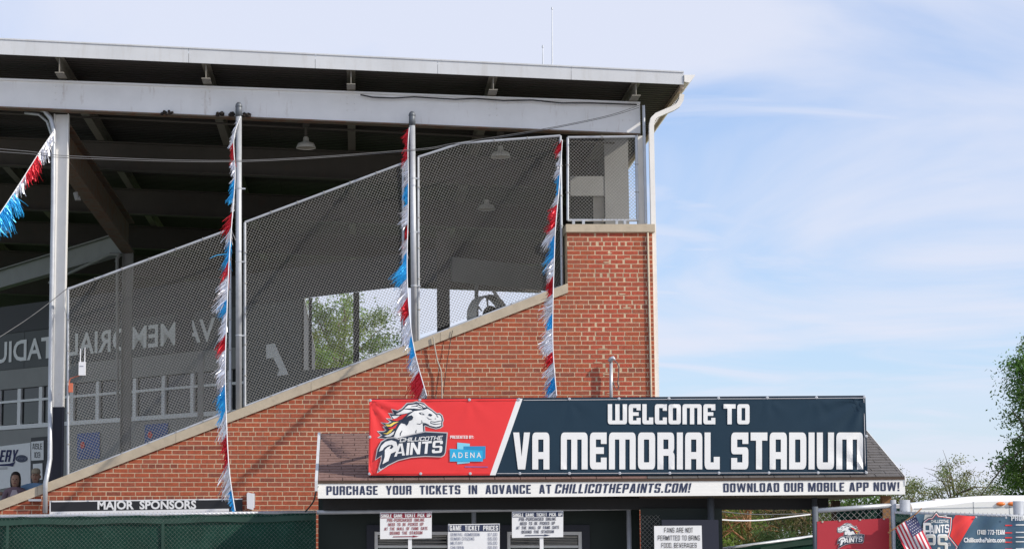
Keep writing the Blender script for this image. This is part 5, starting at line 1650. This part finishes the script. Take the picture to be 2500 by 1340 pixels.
# ================================================================== FENCES
def fence(name, label, px0, py0, px1, py1, Y, posts, screen=True, rail=True, r=0.024, mesh=True, over=30, z_over=0.0):
    a, b = P(px0, py0, Y), P(px1, py1, Y)
    t = thing(name, Vector((a.x, Y, 0)), label, 'fence')
    if rail: MB().tube([a, b], r, 8).build('top_rail', M['galv'], t, smooth=True)
    for px in posts:
        f_ = (px - px0) / (px1 - px0)
        p = a.lerp(b, f_)
        MB().tube([Vector((p.x, Y + 0.05, 0)), Vector((p.x, Y + 0.05, p.z + z_over))], 0.030, 10).build('post', M['galv'], t, smooth=True)
    if screen:
        n_ = max(int((b.x - a.x) / 0.12), 2)
        mb = MB(); vs_, fs = [], []
        for i in range(n_ + 1):
            p = a.lerp(b, i / n_)
            sag = 0.004 + 0.010 * abs(math.sin(i * 0.55)) + 0.004 * math.sin(i * 2.1)
            for j, zz in enumerate((p.z - sag, p.z - 0.35, p.z - 0.8, 0.08)):
                vs_.append((p.x, Y - 0.028 + 0.016 * math.sin(i * 0.9 + j * 1.7) * (0.3 if j == 0 else 1), zz))
        for i in range(n_):
            for j in range(3):
                fs.append((4 * i + j, 4 * i + 4 + j, 4 * i + 5 + j, 4 * i + 1 + j))
        mb.add(vs_, fs).build('windscreen', M['screen'], t, smooth=True)
        hm = MB()
        for i in range(n_):
            p, q = a.lerp(b, i / n_), a.lerp(b, (i + 1) / n_)
            z0_ = 0.02 + 0.008 * math.sin(i * 0.7); z1_ = 0.02 + 0.008 * math.sin((i + 1) * 0.7)
            hm.add([(p.x, Y - 0.052, p.z - 0.085 - z0_), (q.x, Y - 0.052, q.z - 0.085 - z1_), (q.x, Y - 0.050, q.z - 0.02 - z1_), (p.x, Y - 0.050, p.z - 0.02 - z0_)], [(0, 1, 2, 3)])
        hm.build('screen_hem', M['screen_hem'], t)
        x = a.x + 0.7
        while x < b.x:
            zt_ = a.lerp(b, (x - a.x) / (b.x - a.x)).z
            MB().box(x, x + 0.035, Y - 0.054, Y - 0.051, 0.1, zt_ - 0.11).build('screen_seam', M['screen_hem'], t)
            x += 1.9
    if mesh:
        wire_mesh([(a.x, 0.1), (b.x, 0.1), (b.x, b.z + 0.015), (a.x, a.z + 0.015)], 0.0, 0.0375, 0.0004, Y - 0.05).build('wire_mesh', M['wire'], t, kind='stuff')
        tk = MB()                      # twisted wire ends standing over the rail
        n_ = int((b.x - a.x) / 0.053)
        for i in range(n_):
            p = a.lerp(b, (i + 0.5) / n_)
            tk.tube([p + Vector((-0.012, -0.03, 0.0)), p + Vector((0.0, -0.035, 0.035)), p + Vector((0.012, -0.03, 0.005))], 0.0025, 4, caps=False)
        tk.build('wire_ends', M['wire'], t, kind='stuff')
    return t
fence('chain_link_fence', 'low chain-link fence with green windscreen running along the bottom left', -500, 1268, 772, 1250, YFE, (-380, 570), z_over=0.02)
rt = thing('pipe_barrier', P(780, 1250, YFE), 'bare grey pipe rail running under the booth roof', 'rail')
pa, pb = P(773, 1250, YFE), P(1541, 1239, YFE)
MB().tube([pa, pb], 0.026, 8).build('rail', M['galv'], rt, smooth=True)
for px in (1157, 1536):
    p = pa.lerp(pb, (px - 773) / 768)
    MB().tube([Vector((p.x, YFE + 0.05, 0)), p + Vector((0, 0.05, 0.03))], 0.03, 10).build('post', M['galv'], rt, smooth=True)
# fence behind, seen through the open bay of the booth
fence('chain_link_fence', 'green screened fence rising to the right seen through the open bay of the booth', 1600, 1362, 1992, 1308, 29.8, (1640, 1780, 1896, 1958), mesh=False)
# gate with red banner
YG = YT - 0.02
gt = thing('gate', (P(2085, 1300, YG).x, YG, 0), 'chain-link gate hung with a crimson team banner, right of the booth', 'gate')
ga, gb = P(1990, 1246, YG), P(2180, 1233, YG)
MB().tube([ga, gb], 0.030, 8).build('top_rail', M['galv'], gt, smooth=True)
for px, m in ((1990, 'galv_dark'), (2181, 'galv')):  # left post coloured dark for its shade, right post left as lit steel
    c = P(px, 1240, YG)
    MB().tube([Vector((c.x, YG, 0)), Vector((c.x, YG, c.z + (0.02 if px < 2100 else 0.10)))], 0.036, 12).build('post', M[m], gt, smooth=True)
wire_mesh([(ga.x + 0.03, 0.2), (gb.x - 0.03, 0.2), (gb.x - 0.03, gb.z), (ga.x + 0.03, ga.z)], 0.0, 0.052, 0.0026, YG).build('wire_mesh', M['wire'], gt, kind='stuff')
MB().box(P(2006, 1, YG + 0.3).x, P(2176, 1, YG + 0.3).x, YG + 0.30, YG + 0.31, 0.2, P(2090, 1240, YG + 0.3).z).build('green_screen', M['screen'], gt)
YGB = YG - 0.04
rb = MB().plate([P(1995, 1272, YGB), P(2171, 1264, YGB), P(2171, 1420, YGB), P(1995, 1425, YGB)], (0, 0.006, 0)).build('gate_banner', M['gate_red'])
tag(rb, 'crimson banner with small horse head emblem facing left, tied to the gate', 'banner')
# close-up coordinates of this emblem: left 2050, right 2112, top 1276
emblem(lambda u, v, k: P(2044 + (u - 165) * 0.0620, 1276 + (v - 125) * 0.0600, YGB - 0.002 * k), rb, flip=True)
for a, b in ((2008, 1273), (2050, 1270), (2100, 1268), (2158, 1266)):
    MB().lathe(P(a, b, YGB - 0.002), [(0.012, 0), (0.012, 0.005), (0.001, 0.006)], 8, Vector((0, -1, 0))).build('grommet', M['cream'], rb)
# right-hand fence with the anniversary banner
YRF = YT - 0.25
rf = fence('chain_link_fence', 'chain-link fence with green windscreen and thick posts at the bottom right', 2184, 1252, 2700, 1266, YRF, (2214, 2492), rail=True, z_over=0.0)
for px, pyt in ((2214, 1219), (2492, 1222)):
    c = P(px, pyt, YRF + 0.02)
    MB().tube([Vector((c.x, YRF + 0.12, 0)), Vector((c.x, YRF + 0.12, c.z))], 0.062, 14).build('terminal_post', M['galv'], rf, smooth=True)
YAB = YRF - 0.09
ab = thing('anniversary_banner', (P(2360, 1300, YAB).x, YAB, 0), 'slate blue banner with white and red stripes and an anniversary emblem on the right fence', 'banner')
def wav(u, v):
    return 0.012 * math.sin(u * 0.09) + 0.010 * math.sin(u * 0.041 + v * 0.08) + 0.006 * math.sin((u + v) * 0.17)
def abm(k):
    return lambda u, v: P(u, v, YAB - 0.003 * k + wav(u, v))
def abt(x): return 1252 + 10 * (x - 2222) / 278 + 1.8 * abs(math.sin((x - 2222) * 0.052))
def strip(name, m, tops, bots, k=0):
    """grid between two edges of the banner"""
    mb = MB(); vs_, fs = [], []
    (t0, t1), (q0, q1) = tops, bots
    nu, nv = max(int((t1 - t0) / 3), 8), 40
    for j in range(nv + 1):
        f_ = j / nv
        for i in range(nu + 1):
            g_ = i / nu
            xt = t0 + (t1 - t0) * g_; xb = q0 + (q1 - q0) * g_
            y0_ = abt(xt)
            vs_.append(abm(k)(xt + (xb - xt) * f_, y0_ + (1440 - y0_) * f_))
    for j in range(nv):
        for i in range(nu):
            p = j * (nu + 1) + i
            fs.append((p, p + 1, p + nu + 2, p + nu + 1))
    mb.add(vs_, fs).build(name, m, ab, smooth=True)
SL = -0.60 * 180         # horizontal run of the slanting stripes over the banner height
strip('slate_field', M['ban_teal'], (2222, 2258), (2222, 2222.5))
strip('pale_stripe', M['ban_grey'], (2258, 2312), (2222.5, 2312 + SL))
strip('slate_stripe', M['ban_teal'], (2312, 2333), (2312 + SL, 2333 + SL))
strip('red_stripe', M['ban_red2'], (2333, 2382), (2333 + SL, 2382 + SL))
strip('slate_field', M['ban_teal'], (2382, 2640), (2382 + SL, 2640))
# the emblem: name plate over a diamond with a large figure
def abl(loop, m, k, name):
    flat([loop], abm(k), 5).build(name, m, ab)
dia = [(2240, 1342), (2262, 1312), (2252, 1290), (2256, 1272), (2266, 1264), (2276, 1263), (2286, 1250), (2292, 1258), (2324, 1262), (2322, 1290), (2317, 1308), (2338, 1334), (2310, 1400), (2290, 1420)]
abl(offset_poly(dia, 2.2), M['emb_navy'], 2, 'emblem_outline')
abl(dia, M['letter_white'], 3, 'emblem_outline')
abl(offset_poly(dia, -1.8), M['emb_red'], 4, 'emblem_outline')
abl(offset_poly(dia, -3.2), M['ban_teal'], 5, 'emblem_field')
sign_text('CHILLICOTHE', 2273, 2316, 1275.5, 1268, abm(6), 'tech', edge=4).build('lettering', M['letter_white'], ab)
sign_text('AINTS', 2270, 2317, 1299, 1278.5, lambda u, v: abm(6)(u, v + (2317 - u) * 0.06), 'wide', gap=0.08, edge=4).build('lettering', M['letter_white'], ab)
sign_text('P', 2254, 2274, 1313, 1275, abm(6), 'wide', edge=4).build('lettering', M['letter_white'], ab)
sign_text('25', 2259, 2314, 1350, 1303, abm(7), 'wide', edge=4).build('lettering', M['letter_white'], ab)
sign_text('25', 2261, 2312, 1348, 1305.5, abm(8), 'sans', gap=0.2, edge=4).build('lettering', M['ban_grey'], ab)
text_fit('th', 2312, 2321, 1332, 1322, abm(7), 0.02).build('lettering', M['emb_grey'], ab, kind='stuff')
sign_text('(740) 773-TEAM', 2386, 2453, 1304, 1292.5, abm(2), 'bold', edge=4).build('lettering', M['letter_white'], ab)
text_fit('ChillicothePaints.com', 2353, 2454, 1323, 1311.5, abm(2), 0.03).build('lettering', M['letter_white'], ab, kind='stuff')
sign_text('PROM', 2469, 2506, 1270, 1257.5, abm(2), 'bold', edge=4).build('lettering', M['letter_white'], ab)
for i, yy in enumerate((1280, 1298, 1310, 1321, 1338)):
    abl([(2454, yy), (2471, yy), (2471, yy + 3), (2454, yy + 3)], M['emb_red'], 2, 'red_print')
    abl([(2480, yy - 1), (2504, yy - 1), (2504, yy + 1.6), (2480, yy + 1.6)], M['letter_white'], 2, 'fine_print')
for x in (2224, 2308, 2383, 2456):
    MB().lathe(P(x, abt(x) + 2, YAB - 0.02), [(0.012, 0), (0.012, 0.006), (0.001, 0.008)], 8, Vector((0, -1, 0))).build('grommet', M['galv'], ab)

# ================================================================== FLAG
YFL = YRF - 0.30
fl = thing('flag', P(2225, 1340, YFL), 'small stars and stripes flag hanging from a tilted stick on the right fence', 'flag')
MB().tube([P(2250, 1240, YFL + 0.02), P(2236, 1254, YFL), P(2180, 1292, YFL - 0.02), P(2168, 1300, YFL)], 0.008, 6).build('stick', M['wood'], fl)
# canton and stripes lie along the stick and run down to the lower right
def fm(a, b, k=0):
    """a: along the stick from top right (0) to lower left (1); b: down the fly"""
    q = Vector((2234, 1255)).lerp(Vector((2184, 1289)), a) + Vector((30, 62)) * b + Vector((12 * a * b * 0, 0))
    return P(q.x, q.y, YFL - 0.02 - 0.003 * k + 0.03 * math.sin(a * 7 + b * 3))
def fq(a0_, a1_, b0__, b1__, m, name, k=0):
    mb = MB(); vs_, fs = [], []
    for j in range(7):
        for i in range(4):
            vs_.append(fm(a0_ + (a1_ - a0_) * i / 3, b0__ + (b1__ - b0__) * j / 6, k))
    for j in range(6):
        for i in range(3):
            p = j * 4 + i
            fs.append((p, p + 1, p + 5, p + 4))
    mb.add(vs_, fs).build(name, m, fl, smooth=True)
fq(0.0, 0.50, 0.0, 0.62, M['flag_blue'], 'canton')
NS = 13
for i in range(NS):
    a0_, a1_ = i / NS, (i + 1) / NS
    mm = M['flag_red'] if (NS - 1 - i) % 2 == 0 else M['flag_white']
    bs = 0.621 if a1_ <= 0.505 else (0.0 if a0_ >= 0.46 else 0.621)
    if a0_ < 0.5 < a1_: a0_ = 0.5; bs = 0.0
    fq(a0_, a1_, bs, 1.35, mm, 'stripe')
sk = MB()
for r_ in range(6):
    for c_ in range(5):
        a, b = 0.05 + 0.085 * c_ + (0.04 if r_ % 2 else 0), 0.06 + 0.10 * r_
        cpt = fm(a, b, 2)
        s_ = 0.009
        sk.add([cpt + Vector((s_ * math.cos(k * math.pi / 5) * (1 if k % 2 == 0 else .42), 0, s_ * math.sin(k * math.pi / 5) * (1 if k % 2 == 0 else .42))) for k in range(10)], [tuple(range(10))])
sk.build('stars', M['flag_white'], fl)

# ================================================================== WHITE VEHICLE BEHIND THE FENCE
YV = 36.0
vh = thing('camper_van', (P(2450, 1240, YV).x + 1.0, YV + 1.1, 0), 'white rounded vehicle roof with two orange marker lights behind the right fence', 'vehicle')
prof = [(2215, 1262), (2228, 1228), (2262, 1223), (2320, 1217), (2368, 1211), (2420, 1208.5), (2500, 1208), (2640, 1208)]
pr_w = [P(a, b, YV) for a, b in prof]
pr_w = [Vector((p.x, 0, p.z)) for p in pr_w]
bot = [Vector((pr_w[-1].x, 0, 0.5)), Vector((pr_w[0].x - 0.1, 0, 0.5))]
loop = pr_w + bot
mb = MB(); vs_, fs = [], []
ys_ = [(0.0, 0.93, -0.10), (0.12, 1.0, 0.0), (2.0, 1.0, 0.0), (2.2, 0.93, -0.10)]
for y, k, dz in ys_:
    for i, p in enumerate(loop):
        z = p.z + (dz if i < len(pr_w) else 0)
        vs_.append((p.x, YV + y, z))
n_ = len(loop)
for j in range(len(ys_) - 1):
    for i in range(n_):
        fs.append((j * n_ + i, j * n_ + (i + 1) % n_, (j + 1) * n_ + (i + 1) % n_, (j + 1) * n_ + i))
fs += [tuple(range(n_ - 1, -1, -1)), tuple(range(3 * n_, 4 * n_))]
mb.add(vs_, fs).build('body', M['veh_white'], vh, smooth=False)
for px in (2444, 2472):
    c = P(px, 1229, YV - 0.03)
    ml = MB().lathe(c + Vector((0, 0.02, 0)), [(0.075, 0), (0.07, 0.02), (0.04, 0.032), (0.001, 0.034)], 14, Vector((0, -1, 0)))
    ml.v = [Vector((v.x, v.y, c.z + (v.z - c.z) * 0.45)) for v in ml.v]
    ml.build('marker_light', M['marker_lamp'], vh, smooth=True)
for px in (2300, 2560):
    for dy in (0.15, 1.85):
        c = Vector((P(px, 1240, YV).x, YV + dy, 0.34))
        MB().lathe(c, [(0.001, -0.1), (0.2, -0.1), (0.33, -0.1), (0.34, 0), (0.33, 0.1), (0.2, 0.1), (0.001, 0.1)], 18, Vector((0, 1, 0))).build('wheel', M['tyre'], vh)
MB().plate([P(2232, 1240, YV - 0.004), P(2640, 1232, YV - 0.004), P(2640, 1235, YV - 0.004), P(2232, 1243, YV - 0.004)], (0, 0.02, 0)).build('trim_strip', M['galv'], vh)
for px in (2330, 2415, 2510):
    MB().box(P(px, 1, YV).x, P(px, 1, YV).x + 0.012, YV - 0.004, YV + 0.01, 0.6, P(px, 1224, YV).z).build('panel_joint', M['galv'], vh)
MB().box(P(2275, 1, YV).x, P(2290, 1, YV).x, YV + 0.9, YV + 1.1, P(1, 1222, YV).z - 0.02, P(1, 1222, YV).z + 0.06).build('roof_vent', M['veh_white'], vh)

# ================================================================== TREES
def tree(name, label, base, height, crown, n_clump, n_leaf, leaf, col, seed, trunk_r=0.18, bark='bark', group='trees behind the stadium', limbs=7, spread=0.55, trunk_top=None, flatleaf=1.0):
    """crown: (cx, cy, cz, rx, ry, rz) offsets from base"""
    rr = random.Random(seed)
    base = Vector(base)
    t = thing(name, base, label, 'tree', group)
    cx_, cy_, cz_, rx_, ry_, rz_ = crown
    tr = MB()
    top = base + Vector((cx_, cy_, cz_ + (rz_ * 0.55 if trunk_top is None else trunk_top)))
    pts = [base.lerp(top, k / 6) + Vector((rr.gauss(0, 0.12), rr.gauss(0, 0.12), 0)) * (0 if k == 0 else 1) for k in range(7)]
    tr.tube(pts, [trunk_r * (1 - 0.13 * k) for k in range(7)], 8)
    clumps = []
    for i in range(n_clump):
        while True:
            v = Vector((rr.uniform(-1, 1), rr.uniform(-1, 1), rr.uniform(-1, 1)))
            if 0.25 < v.length < 1.0: break
        v = v * (0.9 + 0.2 * rr.random())
        clumps.append(base + Vector((cx_ + v.x * rx_, cy_ + v.y * ry_, cz_ + v.z * rz_)))
    for i in range(limbs):
        s_ = pts[2 + i % 4]
        e = clumps[(i * 7) % n_clump]
        mid = s_.lerp(e, 0.5) + Vector((rr.gauss(0, .15), rr.gauss(0, .15), 0.12 * rz_))
        tr.tube([s_, mid, e], [trunk_r * 0.42, trunk_r * 0.26, trunk_r * 0.08], 6)
        for _ in range(2):
            e2 = e + Vector((rr.gauss(0, 1) * rx_ * .3, rr.gauss(0, 1) * ry_ * .3, rr.gauss(0, 1) * rz_ * .25))
            tr.tube([mid, mid.lerp(e2, .5) + Vector((0, 0, .05 * rz_)), e2], [trunk_r * 0.2, trunk_r * 0.12, trunk_r * 0.04], 5)
    tr.build('trunk', M[bark], t, smooth=True)
    cr = MB()
    sc_ = min(rx_, ry_, rz_)
    for c in clumps:
        cs_ = sc_ * spread * rr.uniform(0.45, 0.9)
        tone = rr.uniform(0.62, 1.35)
        hue = rr.uniform(0.85, 1.2)
        for j in range(n_leaf):
            p = c + Vector((rr.gauss(0, cs_ * .55), rr.gauss(0, cs_ * .55), rr.gauss(0, cs_ * .38)))
            n1 = Vector((rr.gauss(0, 1), rr.gauss(0, 1), rr.gauss(0.4, 0.8))).normalized()
            a = n1.orthogonal().normalized(); a = Matrix.Rotation(rr.uniform(0, 6.28), 3, n1) @ a
            b = n1.cross(a)
            l = leaf * rr.uniform(0.6, 1.3)
            k = tone * rr.uniform(0.8, 1.2)
            cr.add([p - a * l, p + b * l * .45 * flatleaf, p + a * l, p - b * l * .45 * flatleaf], [(0, 1, 2, 3)], (k * hue, k, k * 0.9, 1))
    cr.build('crown', col, t)
    return t
LM = {'dark': leaf_material('dark_leaf', (0.11, 0.20, 0.05)), 'mid': leaf_material('mid_leaf', (0.12, 0.19, 0.045)),
      'pale': leaf_material('pale_olive_leaf', (0.20, 0.225, 0.10)), 'pine': leaf_material('pine_needle', (0.06, 0.10, 0.035)), 'brown': leaf_material('dead_needle', (0.17, 0.15, 0.07)),
      'fresh': leaf_material('fresh_leaf', (0.17, 0.25, 0.055))}
def at(px, Y): return Vector((P(px, 1300, Y).x, Y, 0))
tree('broadleaf_tree', 'tall dark green tree at the right edge of the picture', at(2582, 62), 8.5, (0, 0, 4.2, 1.35, 1.3, 3.7), 120, 420, 0.05, LM['dark'], 1, 0.22, spread=0.50)
tree('broadleaf_tree', 'airy pale tree with dark forked trunk above the white vehicle', at(2335, 150), 8, (0, 0, 5.4, 2.7, 2.4, 2.5), 80, 110, 0.075, LM['pale'], 2, 0.20, limbs=22, spread=0.34)
tree('broadleaf_tree', 'pale tree partly hidden behind the right end of the booth roof', at(2190, 140), 8, (0, 0, 4.9, 1.9, 1.8, 2.2), 60, 130, 0.075, LM['pale'], 3, 0.15, limbs=12, spread=0.38)
tree('broadleaf_tree', 'olive green rounded tree between the airy tree and the dark tree', at(2437, 135), 7, (0, 0, 4.2, 1.6, 1.5, 1.6), 46, 130, 0.07, LM['pale'], 4, 0.16)
tree('broadleaf_tree', 'leafy tree seen through the opening at the back of the grandstand', at(830, 92), 15, (0, 0, 9.6, 2.3, 2.2, 3.6), 100, 240, 0.07, LM['fresh'], 5, 0.22, limbs=16, spread=0.40)
tree('broadleaf_tree', 'lower leafy tree at the left of the opening at the back of the grandstand', at(745, 84), 12, (0, 0, 7.6, 1.3, 1.5, 2.8), 60, 240, 0.07, LM['fresh'], 15, 0.16, spread=0.42)
tree('pine_tree', 'old pine with orange trunk and brown twigs in the open bay of the booth', at(1850, 46), 9, (0, 0, 2.4, 1.3, 1.2, 1.4), 50, 160, 0.05, LM['brown'], 6, 0.085, bark='pine_bark', limbs=14, flatleaf=0.3, trunk_top=1.2)
tree('pine_tree', 'second pine trunk close to the gate in the open bay of the booth', at(1950, 47), 9, (0, 0, 2.3, 1.2, 1.0, 1.3), 40, 160, 0.05, LM['pine'], 7, 0.10, bark='bark', limbs=12, flatleaf=0.3, trunk_top=1.2)
tree('broadleaf_tree', 'bright green bush at the left of the open bay of the booth', at(1775, 52), 5, (0, 0, 2.2, 0.85, 0.9, 1.6), 55, 220, 0.05, LM['fresh'], 8, 0.08)
tree('pine_tree', 'dense low pine boughs in the middle of the open bay of the booth', at(1890, 43), 3, (0, 0, 1.60, 0.7, 0.7, 0.5), 36, 240, 0.04, LM['pine'], 9, 0.08, flatleaf=0.4)
tree('broadleaf_tree', 'dark green tree filling the back of the open bay of the booth', at(1860, 75), 9, (0, 0, 2.6, 3.2, 1.6, 2.0), 100, 220, 0.075, LM['mid'], 10, 0.16)
tree('broadleaf_tree', 'green tree behind the wooden post of the booth', at(2110, 80), 6, (0, 0, 2.4, 1.7, 1.4, 1.4), 50, 200, 0.07, LM['mid'], 12, 0.12)
cable('white_rope', 'white cable hanging across the open bay of the booth', [P(1745, 1267, 30.2), P(1800, 1270, 30.4), P(1860, 1269, 30.6), P(1920, 1262, 30.8), P(1978, 1255, 31.0)], 0.010, M['cord'])
cable('white_rope', 'grey wire above the white cable in the open bay of the booth', [P(1745, 1246, 30.2), P(1800, 1252, 30.4), P(1860, 1255, 30.6), P(1978, 1253, 31.0)], 0.006, M['cable_grey'])

# ================================================================== TWO SPECTATORS
def skin_body(name, joints, edges, m, parent):
    me = D.meshes.new(name)
    off = world_loc(parent)
    me.from_pydata([tuple(Vector(j[0]) - off) for j in joints], edges, [])
    me.materials.append(m)
    o = D.objects.new(name, me)
    COL.objects.link(o); o.parent = parent
    sk_ = o.modifiers.new('skin', 'SKIN')
    if not me.skin_vertices:
        me.skin_vertices.new()
    for i, j in enumerate(joints):
        r = j[1]
        me.skin_vertices[0].data[i].radius = r if isinstance(r, tuple) else (r, r)
    me.skin_vertices[0].data[0].use_root = True
    o.modifiers.new('sub', 'SUBSURF').levels = 2
    o.modifiers['sub'].render_levels = 2
    return o
def seated(base, label, woman):
    """base: seat point; person faces left towards the field, turned to the viewer"""
    b = Vector(base)
    t = thing('person', b, label, 'person', 'spectators in the stand')
    V = lambda x, y, z: b + Vector((x, y, z))
    k = 0.94 if woman else 1.0
    sh = 0.17 if woman else 0.20
    shirt = M['cardigan'] if woman else M['polo']
    tor = [(V(0, 0, 0.08), (0.17 * k, 0.13)), (V(0, 0, 0.25 * k), (0.15 * k, 0.11)), (V(0, 0, 0.42 * k), (0.17 * k, 0.12)), (V(0, 0, 0.53 * k), (0.12, 0.09)), (V(0, 0, 0.60 * k), (0.055, 0.055))]
    j = list(tor)
    e = [(0, 1), (1, 2), (2, 3), (3, 4)]
    i0 = len(j)
    if woman:   # hands together in the lap
        arms = [[V(sh, 0, .50 * k), V(sh + .06, -.05, .25), V(0.05, -.24, .14)], [V(-sh, 0, .50 * k), V(-sh - .06, -.05, .25), V(-0.03, -.24, .15)]]
    else:       # one arm stretched behind the neighbour
        arms = [[V(sh, 0, .52), V(sh + .08, -.05, .27), V(sh - .02, -.25, .16)], [V(-sh, 0, .52), V(-sh - .20, .03, .40), V(-sh - .44, .02, .40)]]
    for a in arms:
        n0 = len(j)
        j += [(a[0], 0.065), (a[1], 0.048), (a[2], 0.036)]
        e += [(3, n0), (n0, n0 + 1), (n0 + 1, n0 + 2)]
    for s_ in (-1, 1):
        n0 = len(j)
        j += [(V(s_ * .10, -.10, .06), 0.085), (V(s_ * .13, -.45, .06), 0.062), (V(s_ * .13, -.47, -.38), 0.045), (V(s_ * .13, -.60, -.42), 0.035)]
        e += [(0, n0), (n0, n0 + 1), (n0 + 1, n0 + 2), (n0 + 2, n0 + 3)]
    skin_body('body', j, e, shirt, t)
    hc = V(0, -.02, .72 * k)
    # head with a jaw, a brow and a nose
    hd = MB()
    hd.lathe(hc - Vector((0, 0, .13)), [(0.001, 0), (.045, .008), (.066, .05), (.078, .11), (.080, .16), (.068, .215), (.035, .245), (.001, .25)], 16)
    hd.tube([hc + Vector((0, -.07, .03)), hc + Vector((0, -.098, -.012)), hc + Vector((0, -.075, -.02))], [.008, .015, .01], 6)
    for s_ in (-1, 1):
        hd.tube([hc + Vector((s_ * .078, .0, .02)), hc + Vector((s_ * .088, .005, -.01)), hc + Vector((s_ * .08, .0, -.035))], [.012, .016, .008], 6)
    hd.tube([V(0, 0, .56 * k), hc - Vector((0, 0, .06))], .05, 10)
    hd = hd.build('head', M['skin'], t, smooth=True)
    for s_ in (-1, 1):
        MB().lathe(hc + Vector((s_ * .03, -.074, .02)), [(.001, -.004), (.011, 0), (.001, .006)], 8, Vector((0, -1, 0))).build('eye', M['hair'], hd)
    MB().tube([hc + Vector((-.025, -.074, -.05)), hc + Vector((0, -.080, -.054)), hc + Vector((.025, -.074, -.05))], .005, 5).build('mouth', M['maroon_ink'], hd)
    for a in arms:      # hands with a thumb and four fingers
        h = a[2]
        d = (a[2] - a[1]).normalized()
        sd = d.cross(Vector((0, 0, 1))).normalized()
        hb = MB()
        hb.tube([h - d * .03, h + d * .03, h + d * .08], [.028, .036, .03], 8)
        for q in range(4):
            o_ = sd * (q - 1.5) * .017
            Lf = (.065, .075, .07, .055)[q]
            hb.tube([h + d * .075 + o_, h + d * (.075 + Lf * .55) + o_ - Vector((0, 0, .008)), h + d * (.075 + Lf) + o_ - Vector((0, 0, .025))], [.0095, .009, .007], 6)
        hb.tube([h + d * .02 + sd * .03, h + d * .05 + sd * .055, h + d * .085 + sd * .06 - Vector((0, 0, .01))], [.011, .010, .008], 6)
        hb.build('hand', M['skin'], t, smooth=True)
    # shirt panel, hair or cap
    if woman:
        MB().plate([V(-.06, -.125, .12), V(.06, -.125, .12), V(.075, -.13, .40), V(.04, -.115, .50), V(-.04, -.115, .50), V(-.075, -.13, .40)], (0, .012, 0)).build('top', M['top'], t)
        hr = MB().lathe(hc - Vector((0, -.025, .12)), [(.070, -.03), (.098, .02), (.102, .10), (.100, .18), (.080, .25), (.04, .285), (.001, .29)], 16)
        hr.v = [Vector((v.x, max(v.y, hc.y - 0.02), v.z)) if v.z < hc.z + 0.075 else v for v in hr.v]
        hr.build('hair', M['hair'], hd, smooth=True)
    else:
        cp_ = MB().lathe(hc + Vector((0, 0, .055)), [(.086, 0), (.088, .03), (.078, .075), (.04, .10), (.001, .105)], 16)
        cp_.plate([hc + Vector((-.07, -.05, .06)), hc + Vector((.07, -.05, .06)), hc + Vector((.05, -.15, .052)), hc + Vector((-.05, -.15, .052))], (0, 0, .008))
        cp_.build('cap', M['cap_cloth'], hd, smooth=False)
    MB().plate([V(-.22, -.47, .13), V(.22, -.47, .13), V(.20, .02, .15), V(-.20, .02, .15)], (0, 0, .012)).build('trousers', M['trousers'], t)
    return t
YP = 40.0
pw = P(38, 1172, YP); pm_ = P(88, 1160, YP + 0.25)
seated(Vector((pw.x, YP, pw.z - 0.68)), 'woman-sized seated spectator with dark hair and mauve cardigan, left of the pair', True)
seated(Vector((pm_.x, YP + 0.25, pm_.z - 0.74)), 'seated spectator in tan cap and light blue polo with one arm stretched out', False)
bn = MB().box(pw.x - 1.2, pm_.x + 1.0, YP - 0.18, YP + 0.55, pw.z - 0.76, pw.z - 0.70)
for dx in (-1.0, 0.0, 1.2):
    bn.box(pw.x + dx, pw.x + dx + 0.06, YP + 0.1, YP + 0.2, 0.3, pw.z - 0.76)
tag(bn.build('bench', M['wood']), 'plank bench under the two spectators', 'bench')
